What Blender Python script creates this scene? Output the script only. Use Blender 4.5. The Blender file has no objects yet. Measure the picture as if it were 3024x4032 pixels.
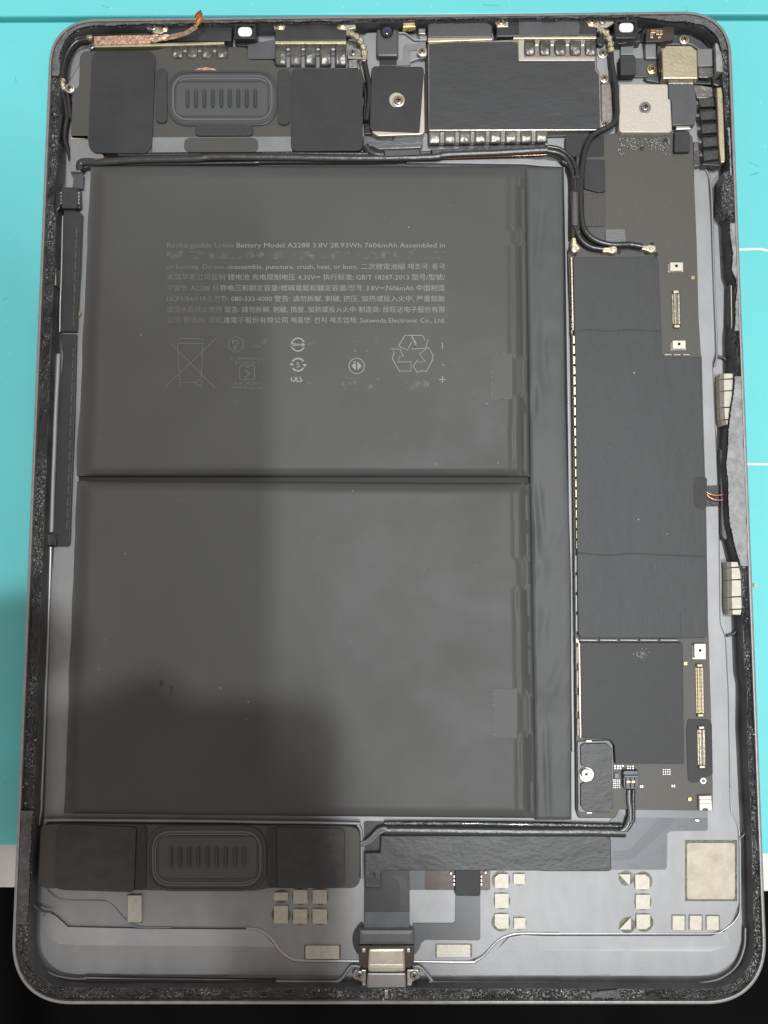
import bpy, math, random
from mathutils import Vector, Matrix, noise, geometry
random.seed(7)
scene = bpy.context.scene
COL = scene.collection
# ------------------------------------------------------------------ camera, world, lamps, exposure
CAM = Vector((0.000822, -0.0238487, 0.1961318)); RX, RY, RZ = 0.0860192, 0.0096318, -0.000466
FOC = 3028.0
Rm = Matrix.Rotation(RZ, 3, 'Z') @ Matrix.Rotation(RY, 3, 'Y') @ Matrix.Rotation(RX, 3, 'X')
cam_d = bpy.data.cameras.new('camera'); cam = bpy.data.objects.new('camera', cam_d); COL.objects.link(cam)
cam.matrix_world = Matrix.Translation(CAM) @ Rm.to_4x4()
cam_d.sensor_fit = 'VERTICAL'; cam_d.sensor_height = 32.0; cam_d.lens = 32.0 * FOC / 4032.0
cam_d.clip_start = 0.01; cam_d.clip_end = 50
scene.camera = cam
w = bpy.data.worlds.new('World'); scene.world = w; w.use_nodes = True
bgn = w.node_tree.nodes['Background']; bgn.inputs[0].default_value = (1.0, 0.93, 0.87, 1); bgn.inputs[1].default_value = 0.42
def area(name, loc, size, power, col, target=(0, 0, 0), size_y=None):
    l = bpy.data.lights.new(name, 'AREA'); l.energy = power; l.color = col; l.size = size
    if size_y: l.shape = 'RECTANGLE'; l.size_y = size_y
    o = bpy.data.objects.new(name, l); COL.objects.link(o); o.location = loc
    o.rotation_euler = (Vector(target) - Vector(loc)).to_track_quat('-Z', 'Y').to_euler(); return o
kt = area('ceiling_tube', (0.332, -0.461, 1.90), 0.04, 16.0, (0.94, 0.98, 1.0), size_y=.34)
kz = Vector(kt.location).normalized(); kx = Vector((0, 1, 0)).cross(kz).normalized(); kt.rotation_euler = Matrix((kx, kz.cross(kx), kz)).transposed().to_euler()   # the tube runs away from the bench
area('ceiling_panel', (0.213, 0.273, 1.90), 0.055, 15.5, (0.95, 0.99, 1.0), size_y=.055)
scene.view_settings.view_transform = 'Standard'; scene.view_settings.look = 'None'
scene.view_settings.exposure = 0.22; scene.view_settings.gamma = 1.0
scene.render.engine = 'CYCLES'; scene.cycles.max_bounces = 6; scene.cycles.use_denoising = True
# ------------------------------------------------------------------ photograph plane -> place
def V(px, py, z):                       # a sight line met with the level z (millimetres above the mat)
    d = Rm @ Vector(((px - 1512) / FOC, -(py - 2016) / FOC, -1)); t = (z * .001 - CAM.z) / d.z
    return CAM + d * t
CR = {1: (150, 0, .5124), 2: (850, 0, .5124), 3: (1600, 0, .5124), 4: (2250, 0, .4666), 5: (2150, 600, .5268), 6: (2150, 1400, .5268),
      7: (2150, 2350, .5268), 8: (1300, 3100, .5425), 9: (2150, 3100, .5268), 10: (0, 3150, .4822), 11: (700, 3150, .4822),
      12: (600, 900, .7233), 13: (100, 600, .4068), 14: (100, 1400, .452), 15: (0, 2300, .4068), 16: (1900, 600, .4975), 17: (1480, 80, .1326), 18: (1400, 450, .211)}
def G(c, *pts):
    x0, y0, s = CR[c]; return [(x0 + u * s, y0 + v * s) for u, v in pts]
def GR(c, u0, v0, u1, v1): return G(c, (u0, v0), (u1, v0), (u1, v1), (u0, v1))
def BX(x0, y0, x1, y1): return [(x0, y0), (x1, y0), (x1, y1), (x0, y1)]
# ------------------------------------------------------------------ materials
MATS = {}
def mat(name, col, rough=.5, metal=0.0, bump=None, var=None, spec=.5, coat=0, stretch=(1, 1, 1), col2=None, wear_glint=None, alpha=None, bump2=None, rvar=0):
    if name in MATS: return MATS[name]
    m = bpy.data.materials.new(name); m.use_nodes = True; nt = m.node_tree; N = nt.nodes; L = nt.links
    b = N['Principled BSDF']; b.inputs['Base Color'].default_value = (*col, 1); b.inputs['Roughness'].default_value = rough
    b.inputs['Metallic'].default_value = metal; b.inputs['Specular IOR Level'].default_value = spec; b.inputs['Coat Weight'].default_value = coat
    tc = N.new('ShaderNodeTexCoord'); mp = N.new('ShaderNodeMapping'); mp.inputs['Scale'].default_value = stretch
    L.new(tc.outputs['Object'], mp.inputs['Vector'])
    def nz(sc, det=3, r=.55):
        n = N.new('ShaderNodeTexNoise'); n.inputs['Scale'].default_value = sc; n.inputs['Detail'].default_value = det; n.inputs['Roughness'].default_value = r
        L.new(mp.outputs[0], n.inputs['Vector']); return n
    def ramp(src, a, c):
        r = N.new('ShaderNodeMapRange'); r.inputs['From Min'].default_value = a; r.inputs['From Max'].default_value = c; L.new(src, r.inputs['Value']); return r.outputs[0]
    out = None
    if var:
        n = nz(var[0]); mx = N.new('ShaderNodeMix'); mx.data_type = 'RGBA'
        c2 = col2 or tuple(min(1, c * (1 + var[1])) for c in col); c1 = col if col2 else tuple(c * (1 - var[1]) for c in col)
        mx.inputs[6].default_value = (*c1, 1); mx.inputs[7].default_value = (*c2, 1); L.new(ramp(n.outputs[0], .32, .68), mx.inputs[0]); out = mx.outputs[2]
        if rvar:
            ma = N.new('ShaderNodeMapRange'); ma.inputs['From Min'].default_value = .3; ma.inputs['From Max'].default_value = .7
            ma.inputs['To Min'].default_value = max(.05, rough - rvar); ma.inputs['To Max'].default_value = rough + rvar
            L.new(nz(var[0] * 2.3).outputs[0], ma.inputs['Value']); L.new(ma.outputs[0], b.inputs['Roughness'])
    if wear_glint:                             # flecks, dust, painted glints: (scale, threshold, colour)
        n = nz(wear_glint[0], 5, .7); mx = N.new('ShaderNodeMix'); mx.data_type = 'RGBA'
        if out: L.new(out, mx.inputs[6])
        else: mx.inputs[6].default_value = (*col, 1)
        mx.inputs[7].default_value = (*wear_glint[2], 1); fac = ramp(n.outputs[0], wear_glint[1], wear_glint[1] + .06)
        if len(wear_glint) > 3:                # flecks gathered in patches
            q = N.new('ShaderNodeMath'); q.operation = 'MULTIPLY'; L.new(fac, q.inputs[0]); L.new(ramp(nz(wear_glint[3]).outputs[0], .42, .60), q.inputs[1]); fac = q.outputs[0]
        L.new(fac, mx.inputs[0]); out = mx.outputs[2]
    if out: L.new(out, b.inputs['Base Color'])
    last = None
    for bp in (bump, bump2):
        if bp:
            n = nz(bp[0], 4, .6); bn = N.new('ShaderNodeBump'); bn.inputs['Strength'].default_value = bp[1]; bn.inputs['Distance'].default_value = bp[2] if len(bp) > 2 else .0002
            L.new(n.outputs[0], bn.inputs['Height'])
            if last: L.new(last.outputs[0], bn.inputs['Normal'])
            last = bn
    if last: L.new(last.outputs[0], b.inputs['Normal'])
    if alpha:                            # printed ink thinned by noise: (scale, low, high)
        n = nz(alpha[0], 4, .7); L.new(ramp(n.outputs[0], alpha[1], alpha[2]), b.inputs['Alpha'])
    MATS[name] = m; return m
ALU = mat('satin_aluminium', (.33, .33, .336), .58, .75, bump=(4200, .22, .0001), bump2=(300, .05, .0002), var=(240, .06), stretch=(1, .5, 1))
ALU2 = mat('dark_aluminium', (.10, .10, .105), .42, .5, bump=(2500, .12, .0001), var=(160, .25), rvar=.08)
RIM = mat('anodised_edge', (.39, .385, .385), .36, .8, bump=(3000, .15, .0001), var=(500, .1))
GLUE = mat('torn_black_adhesive', (.020, .0195, .019), .24, 0, bump=(1900, 1.0, .0009), bump2=(700, 1.0, .0009), var=(500, .6), wear_glint=(1900, .53, (.42, .42, .41), 110), spec=1.0)  # pale flecks paint the adhesive's glints into its colour
GLUE2 = mat('grey_foam_adhesive', (.33, .33, .335), .5, .1, bump=(3200, .8, .0003), wear_glint=(4200, .60, (.62, .62, .64)), var=(420, .25))
BATT = mat('battery_foil', (.077, .0763, .0745), .50, 0, bump=(1500, .10, .0001), bump2=(26, .12, .0014), var=(26, .07), rvar=.06, wear_glint=(1700, .76, (.20, .195, .185)), spec=.28)
BSTRIP = mat('battery_side_tape', (.070, .0725, .0745), .5, 0, bump=(900, .06, .0001), bump2=(40, .08, .0012), var=(40, .08), spec=.35)
BLK = mat('black_film', (.036, .036, .037), .5, 0, bump=(900, .12, .0001), bump2=(130, .16, .0006), var=(120, .12), spec=.3)
BLKW = mat('wrinkled_black_tape', (.030, .028, .028), .46, 0, bump=(420, .22, .0005), bump2=(170, .2, .0008), var=(260, .25), spec=.6, stretch=(1, 1.6, 1))
FOAM = mat('black_foam_pad', (.034, .034, .036), .7, 0, bump=(4000, .3, .0001), var=(800, .1))
MOLD = mat('speaker_housing_plastic', (.062, .058, .053), .55, 0, bump=(1800, .08, .0001), var=(60, .06))
MOLDD = mat('speaker_ring_rubber', (.050, .050, .053), .35, 0, bump=(1500, .1, .0001))
MEMB = mat('speaker_cone_plate', (.075, .077, .078), .40, 0, bump=(1800, .06, .0001), var=(90, .06))
PLEAT = mat('pleated_surround', (.15, .15, .165), .45, .1)
PCB = mat('circuit_board_lacquer', (.088, .082, .072), .44, 0, bump=(5000, .12, .0001), var=(2600, .08), spec=.35)
SHF = mat('shield_graphite_sheet', (.040, .041, .043), .55, 0, bump=(2600, .35, .0001), bump2=(26, .45, .0012), stretch=(1.6, .5, 1), var=(1800, .12))
SHG = mat('shield_graphite_sheet_ribbed', (.027, .027, .028), .55, 0, bump=(2600, .45, .0001), bump2=(70, .12, .0008), stretch=(.4, 1.8, 1), var=(1800, .12))
NICK = mat('nickel_plate', (.56, .52, .45), .40, .7, bump=(4200, .22, .0001), var=(500, .06))
NICKD = mat('dull_nickel', (.40, .37, .33), .34, .9, bump=(2600, .3, .0001), var=(700, .2))
MAG = mat('magnet_face', (.52, .485, .42), .50, .35, bump=(3200, .2, .0001), var=(900, .09))
MAGD = mat('magnet_adhesive_pit', (.10, .105, .07), .35, .2, bump=(1500, .3, .0002), var=(900, .4))
GOLD = mat('gold_plate', (.72, .54, .24), .28, .95, bump=(2600, .3, .0001), var=(900, .15))
PALEG = mat('pale_gold_plate', (.58, .51, .36), .36, .8, bump=(1400, .35, .0002), var=(260, .10))
COP = mat('copper_foil', (.50, .31, .22), .38, .7, bump=(2000, 1.0, .0003), var=(1100, .5), wear_glint=(900, .64, (.10, .08, .07)))
COPW = mat('copper_wire', (.86, .42, .24), .3, .9)
FOILD = mat('dark_crinkled_foil', (.15, .145, .135), .36, .7, bump=(330, .55, .0005), var=(400, .35))
FOILS = mat('silver_crinkled_foil', (.26, .25, .225), .38, .75, bump=(380, .5, .0005), var=(400, .3))
CLOTH = mat('woven_conductive_gasket', (.065, .065, .065), .55, .2, bump=(3200, 1.0, .0003), stretch=(1, .35, 1), var=(3000, .3))
FLEX = mat('grey_flex_circuit', (.095, .098, .105), .34, .1, bump=(700, .15, .0001), var=(300, .1), stretch=(1, .4, 1))
FLEXD = mat('dark_flex_circuit', (.045, .045, .048), .30, .1, bump=(600, .15, .0002), var=(200, .12))
FLEXL = mat('light_flex_circuit', (.24, .245, .25), .36, .3, bump=(600, .2, .0001), var=(200, .12))
BROWN = mat('brown_flex_board', (.060, .040, .034), .32, .1, bump=(900, .2, .0001), var=(300, .2))
CABLE = mat('black_cable_jacket', (.018, .018, .018), .28, 0, bump=(900, .4, .0002), spec=.7)
WIRE = mat('grey_wire_jacket', (.15, .15, .15), .28, .2, spec=.7)
SLEEVE = mat('black_sleeve', (.022, .022, .023), .34, 0, bump=(260, .4, .0005), spec=.8)
BRAID = mat('braided_shield', (.62, .56, .40), .32, .9, bump=(2600, 1.0, .0004), var=(1800, .35))
PLAS = mat('black_plastic', (.022, .022, .023), .32, 0, bump=(1500, .1, .0001), spec=.6)
LENS = mat('camera_glass', (.006, .006, .010), .05, 0, spec=1.0, coat=1)
LENSB = mat('camera_blue_coating', (.03, .05, .45), .08, .5)
WHITE = mat('white_diffuser', (.80, .76, .76), .45)
DARK = mat('dark_recess', (.008, .008, .008), .6)
SCR = mat('screw_steel', (.34, .32, .30), .30, .9, bump=(2400, .3, .0001), var=(1500, .2))
SCRB = mat('screw_bronze', (.40, .33, .26), .30, .9, bump=(2400, .3, .0001), var=(1500, .2))
TIN = mat('solder_tin', (.60, .58, .54), .34, .85)
INK = mat('light_grey_ink', (.25, .25, .243), .5, 0, alpha=(2600, .05, .32))
INKS = mat('shaded_grey_ink', (.165, .163, .157), .5, 0, alpha=(2600, .15, .45))  # shade put into the ink colour for marks on the shadowed left
INKR = mat('smudge_ink', (.155, .154, .15), .6, 0, alpha=(420, .46, .70))  # smudge that stands in for print that cannot be read
MATT = mat('teal_silicone', (.135, .585, .61), .42, 0, bump=(900, .1, .0001), bump2=(60, .06, .001), var=(14, .05), wear_glint=(900, .77, (.26, .66, .68)))
MATD = mat('teal_silicone_shaded', (.05,.36,.38), .45, 0, bump=(900, .1, .0001), var=(14, .05))  # darker teal, the groove's shade is put into the colour
TABLE = mat('white_laminate', (.78, .74, .70), .5, 0, var=(30, .03), bump=(600, .05, .0001))
BCLOTH = mat('black_fabric', (.0028, .0028, .0032), .8, 0, bump=(1800, .4, .0003), var=(40, .3), spec=.06)
# ------------------------------------------------------------------ mesh building
def rnd(pts, r, n=4):
    if not r: return list(pts)
    out = []; k = len(pts)
    rs = r if isinstance(r, (list, tuple)) else [r] * k
    for i in range(k):
        p = Vector(pts[i]); a = Vector(pts[i - 1]) - p; b = Vector(pts[(i + 1) % k]) - p
        q = min(rs[i], a.length * .49, b.length * .49)
        if q < 1e-5: out.append(tuple(p)); continue
        A = p + a.normalized() * q; B = p + b.normalized() * q
        for j in range(n + 1):
            t = j / n; out.append(tuple(A * (1 - t) ** 2 + p * (2 * t * (1 - t)) * 1.0 + B * t * t) if True else None)
    return out
def smooth_closed(pts, n=6):
    out = []; k = len(pts)
    for i in range(k):
        p0, p1, p2, p3 = (Vector(pts[(i + j) % k]) for j in (-1, 0, 1, 2))
        for j in range(n):
            t = j / n; out.append(tuple(.5 * (2 * p1 + (p2 - p0) * t + (2 * p0 - 5 * p1 + 4 * p2 - p3) * t * t + (3 * p1 - p0 - 3 * p2 + p3) * t ** 3)))
    return out
def crom(pts, n=8):
    out = []; P = [Vector(p) for p in pts]; P = [P[0] * 2 - P[1]] + P + [P[-1] * 2 - P[-2]]
    for i in range(1, len(P) - 2):
        p0, p1, p2, p3 = P[i - 1:i + 3]
        for j in range(n):
            t = j / n; out.append(.5 * (2 * p1 + (p2 - p0) * t + (2 * p0 - 5 * p1 + 4 * p2 - p3) * t * t + (3 * p1 - p0 - 3 * p2 + p3) * t ** 3))
    return out + [P[-2]]
def orient(p):
    s = sum(p[i - 1].x * p[i].y - p[i].x * p[i - 1].y for i in range(len(p))); return p if s > 0 else p[::-1]
def inset(p, d):
    out = []; k = len(p)
    for i in range(k):
        a = (p[i] - p[i - 1]); b = (p[(i + 1) % k] - p[i])
        a = Vector((a.x, a.y)); b = Vector((b.x, b.y))
        if a.length < 1e-9 or b.length < 1e-9: out.append(p[i].copy()); continue
        a.normalize(); b.normalize(); n1 = Vector((-a.y, a.x)); n2 = Vector((-b.y, b.x)); m = n1 + n2
        if m.length < 1e-6: out.append(p[i].copy()); continue
        m.normalize(); q = m * (d / max(.5, m.dot(n1))); out.append(Vector((p[i].x + q.x, p[i].y + q.y, p[i].z)))
    return out
class MB:
    def __init__(s): s.v = []; s.f = []; s.m = []
    def ring(s, p, z): b = len(s.v); s.v += [(q.x, q.y, z) for q in p]; return list(range(b, b + len(p)))
    def bridge(s, a, b, mi=0):
        k = len(a)
        for i in range(k): j = (i + 1) % k; s.f.append((a[i], a[j], b[j], b[i])); s.m.append(mi)
    def cap(s, rings, mi=0, flip=False):
        idx = [i for r in rings for i in r]
        for t in geometry.tessellate_polygon([[Vector((s.v[i][0] * 100, s.v[i][1] * 100, 0)) for i in r] for r in rings]):
            t = [idx[i] for i in t]; a, b, c = (s.v[i] for i in t)
            up = (b[0] - a[0]) * (c[1] - a[1]) - (b[1] - a[1]) * (c[0] - a[0]) > 0
            if up == flip: t = t[::-1]
            s.f.append(tuple(t)); s.m.append(mi)
    def prism(s, px, z0, z1, r=0, bev=0, holes=(), mi=0, world=False, dz=None):
        p = orient([Vector(q) for q in px] if world else [V(x, y, z1) for x, y in rnd(px, r)])
        a = s.ring(p, z0 * .001); z = z1 * .001; b = bev * .001
        if bev:
            q = s.ring(p, z - b); s.bridge(a, q, mi); q2 = s.ring(inset(p, b * .3), z - b * .3); s.bridge(q, q2, mi); q = s.ring(inset(p, b), z); s.bridge(q2, q, mi)
        else: q = s.ring(p, z); s.bridge(a, q, mi)
        hs = []
        for h in holes:
            hp = orient([Vector(t) for t in h] if world else [V(x, y, z1) for x, y in h]); t = s.ring(hp, z); u = s.ring(hp, z0 * .001); s.bridge(t, u, mi); hs.append(t)
        s.cap([q] + hs, mi); return s
    def tube(s, pts, r, n=10, mi=0, flat=1.0):
        prev = None; k = len(pts); up = Vector((0, 0, 1))
        for i, p in enumerate(pts):
            d = (pts[min(i + 1, k - 1)] - pts[max(i - 1, 0)]).normalized(); x = d.cross(up)
            if x.length < 1e-4: x = Vector((1, 0, 0))
            x.normalize(); y = x.cross(d).normalized(); rr = r(i / (k - 1)) if callable(r) else r
            b = len(s.v); s.v += [tuple(p + x * rr * math.cos(2 * math.pi * j / n) + y * rr * flat * math.sin(2 * math.pi * j / n)) for j in range(n)]
            c = list(range(b, b + n))
            if prev: s.bridge(prev, c, mi)
            else: s.f.append(tuple(c[::-1])); s.m.append(mi)
            prev = c
        s.f.append(tuple(prev)); s.m.append(mi); return s
    def grid(s, fn, nu, nv, mi=0):
        b = len(s.v)
        for j in range(nv + 1):
            for i in range(nu + 1): s.v.append(tuple(fn(i / nu, j / nv)))
        for j in range(nv):
            for i in range(nu):
                a = b + j * (nu + 1) + i; s.f.append((a, a + nu + 1, a + nu + 2, a + 1)); s.m.append(mi)
        return s
    def mesh(s, name, mats, sharp=20):
        me = bpy.data.meshes.new(name); me.from_pydata(s.v, [], s.f); me.update()
        for m in (mats if isinstance(mats, (list, tuple)) else [mats]): me.materials.append(m)
        if len(me.materials) > 1: me.polygons.foreach_set('material_index', s.m)
        me.polygons.foreach_set('use_smooth', [True] * len(me.polygons)); me.set_sharp_from_angle(angle=math.radians(sharp)); return me
    def build(s, name, mats, parent=None, label=None, sharp=20, kind=None):
        return link(name, s.mesh(name, mats, sharp), parent, label, kind)
def link(name, data, parent=None, label=None, kind=None, loc=None):
    o = bpy.data.objects.new(name, data); COL.objects.link(o); o.parent = parent
    if label: o['label'] = label
    if kind: o['kind'] = kind
    if loc is not None: o.location = loc
    return o
def part(name, px, z0, z1, m, parent, r=0, bev=0, label=None, holes=(), kind=None): return MB().prism(px, z0, z1, r, bev, holes).build(name, m, parent, label, kind=kind)
def pipe(name, pts, r, m, parent, label=None, n=8, flat=1.0): return MB().tube(crom([V(x, y, z) for x, y, z in pts], n), r, flat=flat).build(name, m, parent, label, sharp=60)
def GZ(c, pts, z): return [(x, y, z) for x, y in G(c, *pts)]
def disc(cx, cy, r, n=28): return [(cx + r * math.cos(2 * math.pi * i / n), cy + r * math.sin(2 * math.pi * i / n)) for i in range(n)]
def stroke(b, px, wd, z, closed=False):            # a printed line wd pixels wide at level z
    P = [Vector(p) for p in px]; k = len(P); L = []; R = []
    for i in range(k):
        if closed: d = P[(i + 1) % k] - P[i - 1]
        else: d = P[min(i + 1, k - 1)] - P[max(i - 1, 0)]
        d.normalize(); n = Vector((-d.y, d.x)) * wd / 2; L.append(P[i] + n); R.append(P[i] - n)
    s = len(b.v); b.v += [tuple(V(p.x, p.y, z)) for p in L] + [tuple(V(p.x, p.y, z)) for p in R]
    for i in range(k if closed else k - 1):
        j = (i + 1) % k; b.f.append((s + i, s + j, s + k + j, s + k + i)); b.m.append(0)
def fill(b, px, z, holes=()):
    p = orient([V(x, y, z) for x, y in px]); q = b.ring(p, z * .001); hs = [b.ring(orient([V(x, y, z) for x, y in h]), z * .001) for h in holes]; b.cap([q] + hs)
# screws: one mesh for each kind, recess cut as a cross
def screw_mesh(name, r, m, ring=None):
    b = MB(); c = [Vector((r * math.cos(t * math.pi / 14), r * math.sin(t * math.pi / 14), 0)) for t in range(28)]
    a, q = r * .14, r * .55; cross = [(a, a), (a, q), (-a, q), (-a, a), (-q, a), (-q, -a), (-a, -a), (-a, -q), (a, -q), (a, -a), (q, -a), (q, a)]
    cr = orient([Vector((x, y, 0)) for x, y in cross]); z = r * .55
    if ring: o1 = [p * 1.34 for p in c]; t0 = b.ring(o1, -.0004); t1 = b.ring(o1, .00015); t2 = b.ring(c, .00025); b.bridge(t0, t1, 2); b.bridge(t1, t2, 2)
    r0 = b.ring(c, -.0004); r1 = b.ring(c, z * .55); r2 = b.ring([p * .9 for p in c], z * .85); r3 = b.ring([p * .72 for p in c], z); b.bridge(r0, r1); b.bridge(r1, r2); b.bridge(r2, r3)
    h = b.ring(cr, z); h2 = b.ring([p * .8 for p in cr], z * .25); b.bridge(h, h2, 1); b.cap([r3, h]); b.cap([h2], 1)
    return b.mesh(name, [m, DARK, ring or m])
SM = {}
def screw(x, y, z, r, kind='steel', rot=0):
    k = (round(r, 2), kind)
    if k not in SM: SM[k] = screw_mesh('screw', r * .001, SCRB if kind in ('bronze', 'goldring') else SCR, GOLD if kind == 'goldring' else (NICK if kind in ('ring', 'bronze') else None))
    o = link('screw', SM[k], T, loc=V(x, y, z)); o.rotation_euler.z = rot
    if kind == 'goldring': o['label'] = 'dark cross-head screw seated in a bright gold ring'
    return o
def empty(name, label, cat, loc=(0, 0, 0), group=None):
    o = bpy.data.objects.new(name, None); COL.objects.link(o); o.location = loc; o['label'] = label; o['category'] = cat; o.empty_display_size = .01
    if group: o['group'] = group
    return o
# ------------------------------------------------------------------ desk, black cloth, mat
def quad(b, px, z): fill(b, px, z)
tb = MB(); tb.prism([(-1500, -900), (4600, -900), (4600, 3500), (3024, 3512), (0, 3497), (-1500, 3490)], -33, -3.2, bev=.6); o = tb.build('table', TABLE); o['kind'] = 'structure'; o['label'] = 'white table top under the teal mat, its edge showing past the mat'
def cl(u, v):
    x = (u - .5) * 1.0; y = -.35 + v * .36
    z = -.075 + .010 * noise.noise(Vector((x * 9 + y * 14, y * 7 - x * 3, 0))) + .004 * noise.noise(Vector((x * 30, y * 26 + x * 8, 3)))
    return Vector((x, y, z))
o = MB().grid(cl, 120, 60).build('black_cloth', BCLOTH); o['label'] = 'black creased fabric filling the dark strip below the white table edge'; o['category'] = 'cloth'
MT = empty('repair_mat', 'teal silicone repair mat lying under the tablet', 'mat', (0, .02, -.0032))
def mpart(*a, **k):
    o = a[0]; o.parent = MT; o.matrix_parent_inverse = Matrix.Translation((0, -.02, .0032)); return o
mpart(part('mat_sheet', [(-1400, 92), (1400, 84), (4500, 78), (4500, 3372), (3024, 3362), (0, 3327), (-1400, 3310)], -3.2, 0, MATT, None, bev=.3))
mpart(part('raised_border', [(-1400, -900), (4500, -900), (4500, 52), (1400, 58), (-1400, 68)], -3.2, 1.2, MATT, None, bev=.5))
mpart(part('channel', [(-1400, 50), (4500, 45), (4500, 90), (-1400, 100)], -3.2, -1.0, MATD, None))
for pts in ([(2860, 985), (2960, 981), (3000, 981), (3030, 987), (3200, 992)], [(2860, 1826), (3024, 1828), (3300, 1830)]):
    b = MB(); c = crom([Vector(p) for p in pts], 6); stroke(b, [tuple(p) for p in c], 9, .06); mpart(b.build('printed_line', WHITE, None, 'white printed line on the teal mat'))
# ------------------------------------------------------------------ tablet
T = empty('tablet', 'opened grey tablet with its screen off, showing battery, speakers and logic board', 'tablet')
# outline of the rim in the place, from its four edges
def xl(y): return 175 - .0415 * (y - 600)
def xr(y): return 2898 + .0388 * (y - 600)
ZR = 6.1
yt = lambda x: 64 - .0127 * (x - 1000)
def corner(fx, yy):
    y = yy(1500)
    for _ in range(5): x = fx(y); y = yy(x)
    return V(x, y, ZR)
CO = [corner(xl, yt), corner(xr, yt), corner(xr, lambda x: 3957), corner(xl, lambda x: 3957)]
def outline():
    raw = []
    for i in range(4):
        p = CO[i]; a = (CO[i - 1] - p).normalized(); b = (CO[(i + 1) % 4] - p).normalized(); r = .0128 if i < 2 else .0152
        c = p + a * r + b * r
        for j in range(33):
            t = j / 32 * math.pi / 2; e = .86
            raw.append(c - b * r * math.cos(t) ** e - a * r * math.sin(t) ** e)
    L = [0]
    for i in range(len(raw)): L.append(L[-1] + (raw[(i + 1) % len(raw)] - raw[i]).length)
    n = 2400; out = []; k = 0
    for s in range(n):
        d = L[-1] * s / n
        while L[k + 1] < d: k += 1
        f = (d - L[k]) / (L[k + 1] - L[k]); out.append(raw[k].lerp(raw[(k + 1) % len(raw)], f))
    return out
OUT = outline(); NO = len(OUT)
OUT_N = []
for i in range(NO):
    d = OUT[(i + 3) % NO] - OUT[i - 3]; OUT_N.append(Vector((d.y, -d.x, 0)).normalized())      # inward
if OUT_N[0].dot(-OUT[0]) < 0: OUT_N = [-n for n in OUT_N]
def unproj(p):
    q = Rm.transposed() @ (p - CAM); return 1512 + FOC * q.x / -q.z, 2016 - FOC * q.y / -q.z
LW = [(250, 44), (600, 48), (682, 49), (708, 36), (824, 40), (846, 50), (1050, 54), (1125, 52), (1180, 50), (1500, 53), (2300, 54), (2700, 54), (2900, 58), (3200, 56), (3600, 55)]
RW = [(150, 40), (280, 36), (600, 26), (660, 24), (863, 33), (1070, 29), (1100, 17), (1258, 26), (1311, 34), (1450, 36), (1538, 42), (1610, 56), (1663, 66), (1821, 82), (2058, 79), (2164, 58), (2259, 37), (2660, 38), (2700, 30), (2790, 33), (2877, 37), (3245, 33), (3600, 38)]
TW = [(300, 30), (700, 26), (900, 24), (1380, 24), (1440, 22), (1560, 21), (1640, 21), (2500, 22), (2620, 40), (2760, 50)]
BW = [(200, 54), (2800, 48)]
def itp(tb, x):
    if x <= tb[0][0]: return tb[0][1]
    for (a, u), (b, v) in zip(tb, tb[1:]):
        if x <= b: return u + (v - u) * (x - a) / (b - a)
    return tb[-1][1]
LEDGE = []; WPX = []
for i, p in enumerate(OUT):
    px, py = unproj(p); n = OUT_N[i]; wx, wy = n.x ** 2, n.y ** 2
    a = itp(LW, py) if px < 1512 else itp(RW, py); c = itp(TW, px) if py < 2016 else itp(BW, px)
    LEDGE.append(a * wx + c * wy)
LEDGE = [sum(LEDGE[(i + j) % NO] for j in range(-2, 3)) / 5 for i in range(NO)]
def off(i, mm): return OUT[i] + OUT_N[i] * mm * .001
ring_at = lambda f: [Vector(off(i, f(i))) for i in range(NO)]
wmm = lambda i: LEDGE[i] / 15.8
b = MB(); prof = [(.35, .0), (.0, .5), (-.02, 3), (0, 5.7), (.12, 6.0), (.35, 6.1), (.78, 6.08), (.86, 5.95), (.88, 5.15)]
rs = [b.ring(ring_at(lambda i, d=d: d), z * .001) for d, z in prof]
for q, t in zip(rs, rs[1:]): b.bridge(t, q)
b.build('rim', RIM, T, 'thin bright anodised edge round the shell', sharp=50)
b = MB(); rs = []
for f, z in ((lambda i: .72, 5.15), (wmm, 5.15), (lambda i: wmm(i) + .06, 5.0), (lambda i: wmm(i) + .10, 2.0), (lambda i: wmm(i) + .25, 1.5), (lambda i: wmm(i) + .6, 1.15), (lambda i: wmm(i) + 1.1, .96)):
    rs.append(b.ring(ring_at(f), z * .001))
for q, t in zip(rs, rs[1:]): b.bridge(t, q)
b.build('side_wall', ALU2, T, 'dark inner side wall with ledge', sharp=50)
b = MB(); b.prism([tuple(OUT[i] + OUT_N[i] * .0015) for i in range(0, NO, 12)], .2, 1.0, world=True); b.build('shell_floor', ALU, T, 'satin grey aluminium inside of the back shell')
# adhesive residue: torn ribbon on the ledge
def glue_ribbon(i0, i1, f0, f1, hz, seed, m, name, label, lift=5.18):
    b = MB(); nv = 7; n = i1 - i0; prev = None
    for k in range(n + 1):
        i = (i0 + k) % NO; row = []
        e0 = f0(i) + .18 * noise.noise(Vector((k * .11, seed, 0))) ; e1 = f1(i) + .35 * noise.noise(Vector((k * .07, seed, 5))) + .18 * noise.noise(Vector((k * .5, seed, 9)))
        for j in range(nv + 1):
            t = j / nv; p = off(i, e0 + (e1 - e0) * t)
            h = (0 if j in (0, nv) else hz * (.45 + .9 * noise.noise(Vector((k * .16, t * 2.5, seed))) + .55 * noise.noise(Vector((k * .6, t * 6, seed + 3)))))
            row.append(len(b.v)); b.v.append((p.x, p.y, (lift + max(h, 0)) * .001))
        if prev:
            for j in range(nv): b.f.append((prev[j], prev[j + 1], row[j + 1], row[j])); b.m.append(0)
        prev = row
    return b.build(name, m, T, label, sharp=80, kind='stuff')
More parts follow.
